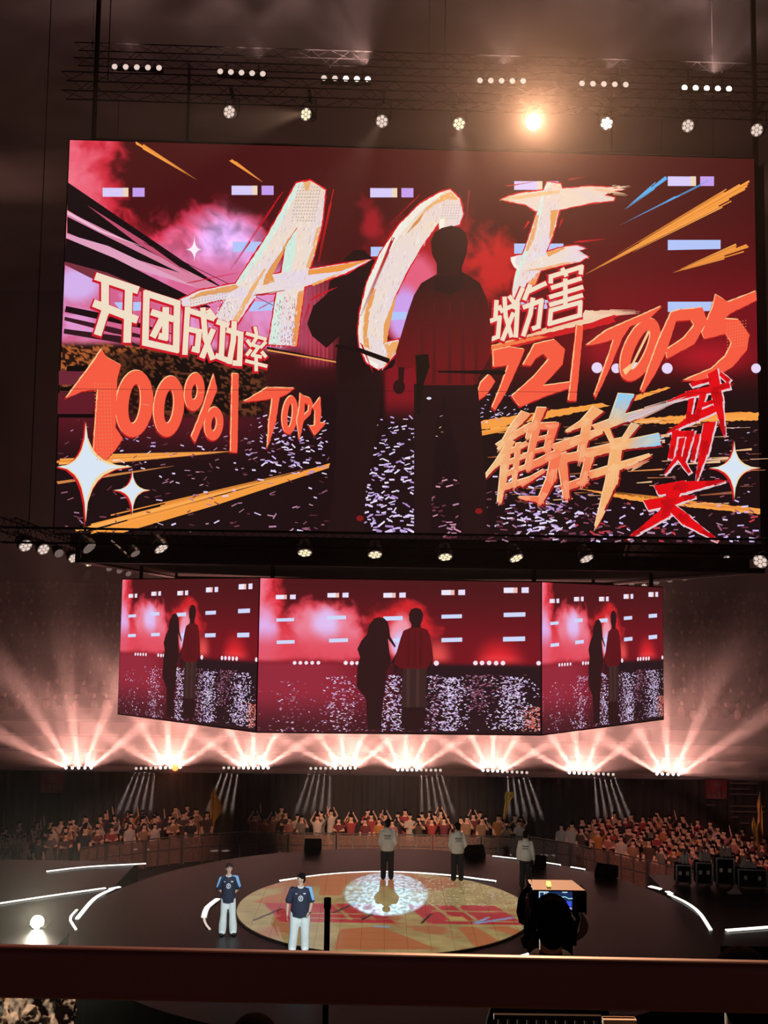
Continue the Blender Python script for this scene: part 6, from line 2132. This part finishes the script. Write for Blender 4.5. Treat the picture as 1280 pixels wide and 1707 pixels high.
def add_person(x, y, row, place, zone, tone=1.0, raise_=0.0, kinds=None):
    global n_people, n_phone
    k = crng.choice(kinds) if kinds else crng.randrange(12)
    me, A = CROWD[k]
    nm, c = crng.choice(CLOTH)
    o = bpy.data.objects.new('person', me)
    COL.objects.link(o)
    s = crng.uniform(.93, 1.05)
    o.location = (x, y, FZ)
    o.scale = (s, s, s)
    yaw = math.atan2(x - 0.2, y - 30) * -.8 + crng.uniform(-.2, .2)
    o.rotation_euler = (0, 0, yaw)
    o.color = (*c, 1)
    tag(o, 'spectator %s, %s top, %s row %s crowd, %s along' % (POSE[k], nm, nth(row), zone, nth(place).replace('-', ' ')), 'person', zone + ' crowd')
    n_people += 1
    if k % 6 in (0, 1) and row < 2 and zone == 'middle' and n_phone < 24:
        e = Matrix.Rotation(yaw, 3, 'Z') @ (Vector((0, A[0][1][1] - .045, A[0][1][2] + .06)) * s)
        phone(Vector((x, y, FZ)) + e, None, 'phone held up by the spectator %s along the %s row of the middle crowd' % (nth(place).replace('-', ' '), nth(row)))
        n_phone += 1
    return o


TAKEN = []


def rows_along(poly, zone, nrows, gap, step, limit, first=.42):
    """Rows parallel to the barrier line, filled outward from it."""
    P = [Vector((*p, 0)) for p in poly]
    for r in range(nrows):
        off = first + r * gap
        place = 0
        for i in range(len(P) - 1):
            a, b = P[i], P[i + 1]
            d = (b - a).normalized()
            nrm = Vector((-d.y, d.x, 0))
            if nrm.y < 0:
                nrm = -nrm
            L = (b - a).length
            k = int(L / step)
            for j in range(k):
                q = a + d * ((j + .5 + (r % 2) * .4) * L / k) + nrm * off
                q += Vector((crng.uniform(-.1, .1), crng.uniform(-.1, .1), 0))
                if not limit(q) or any((q - z_).length < .44 for z_ in TAKEN):
                    continue
                TAKEN.append(q)
                add_person(q.x, q.y, r, place, zone, kinds=(0, 1, 0, 1, 2, 3, 4, 5, 6, 7, 8, 9) if zone == 'middle' else (0, 2, 2, 3, 5, 6, 8, 8, 9, 11, 11, 5, 4))
                place += 1


rows_along([(-5.35, 43.47), (5.75, 43.32)], 'middle', 3, .66, .50, lambda q: crng.random() > (.05, .12, .45)[0 if q.y < 44.1 else 1 if q.y < 44.8 else 2])
rows_along([(-14.2, 37.0), (-10.9, 40.2), (-7.6, 42.6), (-6.5, 43.05)], 'lamp side', 5, .64, .53, lambda q: q.y < 45.8 and q.y > 38.6 and q.x < -6.55)
rows_along([(6.55, 43.05), (7.3, 42.2), (9.6, 39.6), (11.1, 37.7), (13.2, 35.3)], 'banner side', 9, .62, .52, lambda q: q.y < 45.7 and q.x < .365 * q.y + .1 and q.y > 36.6 and q.x > 6.5)
print('crowd', n_people, 'phones', n_phone)

# ---------------------------------------------------------------- broadcast camera and its operator
plat_z = 4.75
pt = thing('camera_platform', 'dark platform that carries the broadcast camera and its operator', 'platform', (0.97, 6.2, plat_z))
MB().box((0.97, 6.3, plat_z - .05), (1.7, 2.4, .1)).build('deck', MATS['stage_black'], pt)
for sx in (-.75, .75):
    for sy in (-1.1, 1.1):
        MB().tube([(.97 + sx, 6.3 + sy, plat_z - .1), (.97 + sx, 6.3 + sy, FZ)], .04, 6).build('leg', MATS['black_metal'], pt)

CYm = 6.35
mat('cable_grey', (.10, .09, .09), .5)
ct = at_y(930, 1500, CYm)
cam_t = thing('broadcast_camera', 'black broadcast camera with hooded monitor showing blue graphs, behind the operator head', 'camera', (ct.x, CYm + .2, plat_z))
A = at_y(888, 1484, CYm)
B = at_y(975, 1522, CYm)
x0, x1, zt, zb3 = A.x, B.x, A.z, B.z
mb = MB()
mb.box(((x0 + x1) / 2, CYm + .04, (zt + zb3) / 2), (x1 - x0, .06, zt - zb3))
mb.build('monitor_body', MATS['black_plastic'], cam_t)
s0, s1 = at_y(897, 1486, CYm).x, at_y(954, 1486, CYm).x
sz0, sz1 = at_y(925, 1486, CYm).z, at_y(925, 1517, CYm).z
yf = CYm - .001
mb = MB()
mb.add([(s0, yf, sz1), (s1, yf, sz1), (s1, yf, sz0), (s0, yf, sz0)], [(0, 1, 2, 3)])
scn = mb.build('monitor_screen', emat('monitor_navy', (.012, .03, .10), 1.0, False), cam_t)
W, Hh = s1 - s0, sz0 - sz1


def mon(name, polys, col, st=1.0):
    m_ = MB()
    for p in polys:
        m_.add([(s0 + W * u, yf - .003, sz0 - Hh * v) for u, v in p], [tuple(range(len(p)))])
    m_.build(name, emat(name + '_glow', col, st, False), cam_t).parent = scn


curve = [(.22 + .78 * k / 14, .06 + .30 * (k / 14) + .03 * math.sin(k * 1.7)) for k in range(15)]
mon('graph_line', [[(a[0], a[1]), (b[0], b[1]), (b[0], b[1] + .05), (a[0], a[1] + .05)] for a, b in zip(curve, curve[1:])], (.45, .75, .85), 1.0)
mon('graph_axis', [[(.02, .02), (.05, .02), (.05, .85), (.02, .85)], [(.16, .02), (.21, .02), (.21, .5), (.16, .5)], [(.70, .0), (.85, .0), (.85, .06), (.70, .06)], [(.02, .0), (.3, .0), (.3, .06), (.02, .06)]], (.60, .78, .92), .9)
mon('graph_green', [[(.60, .50), (.76, .48), (.76, .58), (.60, .60)]], (.2, .85, .35), 1.0)
mon('graph_blue', [[(.08, .58), (.25, .50), (.3, .62), (.1, .75)], [(.75, .52), (.97, .5), (.97, .80), (.80, .72)]], (.05, .09, .8), 1.0)
mon('graph_violet', [[(.78, .78), (.98, .84), (.98, .95), (.85, .90)], [(.3, .45), (.55, .48), (.55, .53), (.3, .52)]], (.55, .35, .8), .8)
ht = [at_y(886, 1469, CYm + .0), at_y(960, 1468, CYm + .0), at_y(973, 1483, CYm), at_y(889, 1484, CYm)]
h0 = Vector((x0 - .005, CYm - .14, zt + .02))
mb = MB()
top0, top1 = Vector((x0 + .0, CYm - .012, zt - .0)), Vector((x1 - .0, CYm - .012, zt - .0))
bk0, bk1 = Vector((x0 - .005, CYm + .17, zt + .012)), Vector((x1 - .045, CYm + .17, zt + .012))
th = Vector((0, 0, .006))
mb.add([top0, top1, bk1, bk0, top0 + th, top1 + th, bk1 + th, bk0 + th], [(0, 1, 2, 3), (7, 6, 5, 4), (0, 4, 5, 1), (1, 5, 6, 2), (2, 6, 7, 3), (3, 7, 4, 0)])
mb.build('hood_top', mat('hood_brass', (.10, .056, .028), .5, .1), cam_t)
for xx in (x0, x1):
    MB().box((xx, CYm + .05, (zt + zb3) / 2), (.008, .16, zt - zb3)).build('hood_side', MATS['black_plastic'], cam_t)
tl = at_y(917, 1476, CYm)
MB().box((tl.x, CYm + .06, zt + .022), (.022, .04, .022)).build('tally_light', emat('tally_amber', (1, .75, .2), 1.6, False), cam_t)
mb = MB()
mb.box((ct.x, CYm + .40, ct.z - .30), (.22, .50, .26))
mb.build('camera_body', MATS['black_plastic'], cam_t)
MB().tube([(ct.x, CYm + .65, ct.z - .33), (ct.x, CYm + .95, ct.z - .36)], [.085, .10], 16).build('zoom_lens', MATS['black_metal'], cam_t)
MB().tube([(ct.x, CYm + .4, ct.z - .43), (ct.x, CYm + .4, plat_z + .25)], .06, 10).build('pedestal', MATS['black_metal'], cam_t)
for k in range(3):
    a = k * 2.09 + .5
    MB().tube([(ct.x, CYm + .4, plat_z + .35), (ct.x + .5 * math.cos(a), CYm + .4 + .5 * math.sin(a), plat_z + .02)], .025, 6).build('leg', MATS['black_metal'], cam_t)
# side handles, cables
gL = [at_y(x, y, CYm - .02) for x, y in ((884, 1474), (874, 1488), (869, 1500), (867, 1520), (870, 1535), (880, 1542))]
MB().tube(gL, [.008, .014, .02, .022, .02, .012], 8).build('side_handle', MATS['black_plastic'], cam_t)
MB().tube([at_y(x, y, CYm - .1) for x, y in ((878, 1496), (877, 1515), (879, 1535))], .0028, 6).build('cable', MATS['cable_grey'], cam_t)
MB().tube([at_y(x, y, CYm - .1) for x, y in ((887, 1480), (882, 1492), (881, 1512), (884, 1534))], .0022, 6).build('cable', MATS['cable_grey'], cam_t)
MB().tube([at_y(x, y, CYm - .04) for x, y in ((878, 1545), (880, 1560), (873, 1566), (876, 1580))], [.012, .018, .02, .012], 8).build('zoom_control', MATS['black_plastic'], cam_t)
MB().tube([at_y(x, y, CYm - .04) for x, y in ((958, 1520), (964, 1532), (958, 1545), (955, 1575))], [.02, .014, .018, .02], 8).build('side_handle', MATS['black_plastic'], cam_t)
mb = MB()
arc = [at_y(x, y, CYm - .03) for x, y in ((971, 1522), (977, 1532), (981, 1543), (979, 1554), (972, 1563), (963, 1568))]
inn = [at_y(x, y, CYm - .03) for x, y in ((968, 1524), (970, 1534), (968, 1543), (967, 1552), (963, 1560), (960, 1566))]
vs = [p for pr in zip(arc, inn) for p in pr]
mb.add(vs + [p + Vector((0, .02, 0)) for p in vs], [(2 * k, 2 * k + 2, 2 * k + 3, 2 * k + 1) for k in range(5)] + [(12 + 2 * k, 12 + 2 * k + 1, 12 + 2 * k + 3, 12 + 2 * k + 2) for k in range(5)] + [(2 * k, 12 + 2 * k, 14 + 2 * k, 2 * k + 2) for k in range(5)])
mb.build('focus_wheel', mat('grey_plastic', (.12, .10, .10), .4), cam_t)
MB().tube([at_y(886, 1470, CYm), at_y(885, 1448, CYm)], .002, 5).build('antenna', MATS['grey_metal'], cam_t)


def back_figure(label, hx, htop, Y, floor_z, seat=None, phones=False, head_k=1.0):
    """Dark figure seen from behind facing the stage; head top at height htop."""
    H_ = htop - floor_z
    t = thing('person', label, 'person', (hx, Y, floor_z))
    b = MB()
    z = H_ - 1.74 if seat is None else 0
    o = H_ - 1.74
    rings(b, [(0, 0, .86 + o, .175, .13), (0, 0, .98 + o, .16, .125), (0, 0, 1.1 + o, .155, .12), (0, 0, 1.28 + o, .19, .12), (0, 0, 1.38 + o, .15, .09), (0, 0, 1.45 + o, .07, .06)])
    b.tube([(0, 0, 1.4 + o), (0, .01, 1.56 + o)], .06, 12)
    b.ball((0, .0, 1.635 + o), (.078, .098, .112), 16, 12)
    b.ball((0, .035, 1.57 + o), (.05, .055, .05), 12, 8)
    b.ball((0, .1, 1.615 + o), (.013, .02, .018), 8, 6)
    for s in (-1, 1):
        b.ball((s * .08, 0, 1.62 + o), (.011, .022, .032), 8, 6)
        el, wr = Vector((s * .26, .08, 1.08 + o)), Vector((s * .15, .28, 1.12 + o))
        limb(b, [(s * .18, 0, 1.37 + o), el], (.058, .045))
        limb(b, [el, wr], (.043, .03))
        hand(b, wr, (-s * .2, 1, .1), (-s, 0, 0), (0, 0, 1), 35)
        if seat is None:
            limb(b, [(s * .095, 0, .88 + o), (s * .1, .01, .47), (s * .11, -.02, .09)], (.088, .058, .04))
            limb(b, [(s * .11, -.05, .045), (s * .12, .12, .035)], (.036, .028))
        else:
            limb(b, [(s * .095, 0, .88 + o), (s * .12, .42, .86 + o), (s * .12, .44, .09)], (.09, .06, .042))
            limb(b, [(s * .12, .41, .045), (s * .13, .56, .035)], (.036, .028))
    fuse(b, 'body', MATS['skin'], t, .0105, (0, 0, 0), 3)
    c = MB()
    rings(c, [(0, 0, .80 + o, .19, .15), (0, 0, 1.0 + o, .185, .145), (0, 0, 1.28 + o, .21, .145), (0, 0, 1.40 + o, .165, .11), (0, 0, 1.48 + o, .09, .085)])
    for s in (-1, 1):
        el, wr = Vector((s * .26, .08, 1.08 + o)), Vector((s * .15, .28, 1.12 + o))
        limb(c, [(s * .18, 0, 1.37 + o), el], (.08, .07), 12)
        limb(c, [el, el.lerp(wr, .85)], (.066, .05), 12)
    fuse(c, 'top', MATS['black_cloth'], t, .014, (0, 0, 0), 3)
    tr = MB()
    rings(tr, [(0, 0, .80 + o, .18, .14), (0, 0, .98 + o, .18, .14)])
    for s in (-1, 1):
        if seat is None:
            limb(tr, [(s * .095, 0, .88 + o), (s * .1, .01, .47), (s * .11, -.02, .12)], (.108, .085, .075), 12)
        else:
            limb(tr, [(s * .095, 0, .88 + o), (s * .12, .42, .86 + o), (s * .12, .44, .12)], (.108, .085, .07), 12)
    fuse(tr, 'trousers', MATS['black_cloth'], t, .016, (0, 0, 0), 3)
    hm = MB()
    hm.ball((0, -.004, 1.665 + o), (.092 * head_k, .110, .102), 18, 12)
    hm.ball((0, -.05, 1.60 + o), (.078 * head_k, .066, .10), 14, 10)
    fuse(hm, 'hair', MATS['hair_black'], t, .011, (0, 0, 0), 2)
    if phones:
        m_ = MB()
        m_.tube([(.098 * math.cos(a) , -.01, 1.64 + o + .125 * math.sin(a)) for a in [math.pi * k / 12 for k in range(13)]], .010, 6)
        m_.v = [Vector(p) + Vector((hx, Y, floor_z)) for p in m_.v]
        m_.build('headset_band', MATS['black_plastic'], t)
        for s in (-1, 1):
            m_ = MB().ball((s * .098, -.005, 1.61 + o), (.026, .040, .048), 12, 8)
            m_.v = [Vector(p) + Vector((hx, Y, floor_z)) for p in m_.v]
            m_.build('headset_cup', MATS['black_plastic'], t)
    return t


oh = at_y(918, 1499, 5.75)
back_figure('camera operator in black with headset, dark head in front of the hooded monitor', oh.x, oh.z, 5.75, plat_z, None, True)
sh_ = at_y(1237, 1591, 3.8)
back_figure('spectator with black hair whose head top shows over the railing at the picture edge', sh_.x, sh_.z, 3.8, 5.6, True, head_k=1.05)
for x, lab in ((424, 'spectator with black hair barely showing below the railing, nearest to the plastic bag'),):
    q = at_y(x, 1703, 3.9)
    back_figure(lab, q.x, q.z, 3.9, 5.6, True)

# black pole in front of the disc
PY = 4.45
b1 = at_y(546, 1497, PY)
pl = thing('black_pole', 'upright black pole with a wider cap standing in front of the LED disc', 'pole', (b1.x, PY, 5.6))
MB().tube([(b1.x, PY, 5.6), (b1.x, PY, b1.z - .04)], .0118, 12).build('tube', MATS['black_plastic'], pl)
MB().tube([(b1.x, PY, b1.z - .04), (b1.x, PY, b1.z)], .0148, 12).build('cap', MATS['black_plastic'], pl)
MB().tube([(b1.x, PY, 5.6), (b1.x, PY, 5.62)], .14, 16).build('base', MATS['black_metal'], pl)

# things just under the railing
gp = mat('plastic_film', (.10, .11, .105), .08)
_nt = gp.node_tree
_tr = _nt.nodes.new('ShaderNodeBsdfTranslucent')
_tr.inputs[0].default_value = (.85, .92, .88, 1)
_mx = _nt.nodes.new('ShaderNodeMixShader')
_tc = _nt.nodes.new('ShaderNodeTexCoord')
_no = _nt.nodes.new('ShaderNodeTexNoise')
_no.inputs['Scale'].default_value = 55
_rp = _nt.nodes.new('ShaderNodeMapRange')  # pale translucent noise patches, painted in place of highlights on the film
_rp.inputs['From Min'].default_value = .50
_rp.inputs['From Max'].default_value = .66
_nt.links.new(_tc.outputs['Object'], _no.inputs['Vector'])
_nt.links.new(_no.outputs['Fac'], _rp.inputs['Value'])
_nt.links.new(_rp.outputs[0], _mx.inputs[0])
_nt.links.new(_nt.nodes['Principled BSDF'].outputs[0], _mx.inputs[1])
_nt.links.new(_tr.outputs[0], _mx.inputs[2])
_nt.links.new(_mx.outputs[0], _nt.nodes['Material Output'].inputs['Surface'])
c = at_y(48, 1700, 1.62)
bag = thing('plastic_bag', 'crumpled shiny clear plastic bag hanging under the railing near the bright spotlight', 'bag', (c.x, 1.62, c.z - .15))
mb = MB()
rr = random.Random(5)
gn = 16
vs = []
for i in range(gn + 1):
    for j in range(gn + 1):
        u, v = i / gn - .5, j / gn - .5
        r_ = 1 - (2 * abs(u)) ** 3 * .5
        vs.append((c.x + u * .135 * (1 - .15 * v), 1.62 - .028 * r_ + rr.uniform(-.008, .008), c.z + .045 - (v + .5) * .2 + rr.uniform(-.004, .004)))
fs = [(i * (gn + 1) + j, i * (gn + 1) + j + 1, (i + 1) * (gn + 1) + j + 1, (i + 1) * (gn + 1) + j) for i in range(gn) for j in range(gn)]
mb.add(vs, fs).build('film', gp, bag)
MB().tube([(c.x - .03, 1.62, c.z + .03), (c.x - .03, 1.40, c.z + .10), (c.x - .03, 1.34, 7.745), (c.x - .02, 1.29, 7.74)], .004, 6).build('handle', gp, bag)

ch = at_y(910, 1690, 4.0)
sl = thing('slatted_chair', 'dark folding chair with a thin vertical-slat back, under the railing below the camera', 'chair', (ch.x, 4.0, 5.6))
for k in range(11):
    xx = ch.x - .17 + .034 * k
    MB().tube([(xx, 4.0, 6.05), (xx, 3.97, ch.z)], .006, 6).build('slat', mat('slat_metal%d' % k, (.16, .16, .17), .4, .6) if k == 0 else MATS['slat_metal0'], sl)
MB().tube([(ch.x - .19, 3.97, ch.z - .0), (ch.x + .19, 3.97, ch.z)], .011, 8).build('top_rail', MATS['black_metal'], sl)
MB().box((ch.x, 4.2, 6.04), (.40, .40, .03)).build('seat', MATS['black_plastic'], sl)
for sx in (-.18, .18):
    for yy in (4.02, 4.38):
        MB().tube([(ch.x + sx, yy, 6.03), (ch.x + sx, yy, 5.6)], .012, 6).build('leg', MATS['black_metal'], sl)
yb2 = at_y(1031, 1696, 4.0)
yc = thing('yellow_board', 'small yellow board standing upright beside the slatted chair under the railing', 'board', (yb2.x, 4.0, 5.6))
MB().box((yb2.x, 4.0, (5.6 + yb2.z) / 2), (.115, .02, yb2.z - 5.6)).build('panel', mat('board_yellow', (.75, .52, .12), .6), yc)
MB().box((yb2.x, 3.99, yb2.z - .01), (.118, .03, .02)).build('edge_strip', mat('board_edge', (.85, .75, .45), .5), yc)
MB().box((yb2.x, 4.04, 5.62), (.2, .2, .04)).build('foot', MATS['black_metal'], yc)

# ================================================================== haze in the hall
hz = MB().box((0, 40.7, 12.4), (74, 47, 28.6)).build('haze', None)
m = bpy.data.materials.new('thin_haze')
m.use_nodes = True
nt = m.node_tree
nt.nodes.remove(nt.nodes['Principled BSDF'])
vs_ = nt.nodes.new('ShaderNodeVolumeScatter')
vs_.inputs['Color'].default_value = (1, 1, 1, 1)
vs_.inputs['Density'].default_value = HAZE_DENSITY
vs_.inputs['Anisotropy'].default_value = 0.5
nt.links.new(vs_.outputs[0], nt.nodes['Material Output'].inputs['Volume'])
hz.data.materials.clear()
hz.data.materials.append(m)
tag(hz, 'thin stage haze filling the whole hall', None, None, 'stuff')

hb = MB().box((0, 53.7, 4.9), (60, 16, 12.6)).build('haze', None)
m2 = m.copy()
m2.name = 'haze_bank'
m2.node_tree.nodes['Volume Scatter'].inputs['Density'].default_value = 0.028
_n2 = m2.node_tree
_tc = _n2.nodes.new('ShaderNodeTexCoord')
_sx = _n2.nodes.new('ShaderNodeSeparateXYZ')
_mr = _n2.nodes.new('ShaderNodeMapRange')
_mr.interpolation_type = 'SMOOTHERSTEP'
_mr.inputs['From Min'].default_value = 0.5
_mr.inputs['From Max'].default_value = 8.5
m2.node_tree.nodes['Volume Scatter'].inputs['Anisotropy'].default_value = 0.1
_mr.inputs['To Min'].default_value = 0.055
_mr.inputs['To Max'].default_value = 0.002
_n2.links.new(_tc.outputs['Object'], _sx.inputs[0])
_n2.links.new(_sx.outputs['Z'], _mr.inputs['Value'])
_n2.links.new(_mr.outputs[0], _n2.nodes['Volume Scatter'].inputs['Density'])
hb.data.materials.clear()
hb.data.materials.append(m2)
tag(hb, 'thicker haze bank over the parapet and raked stand', None, None, 'stuff')
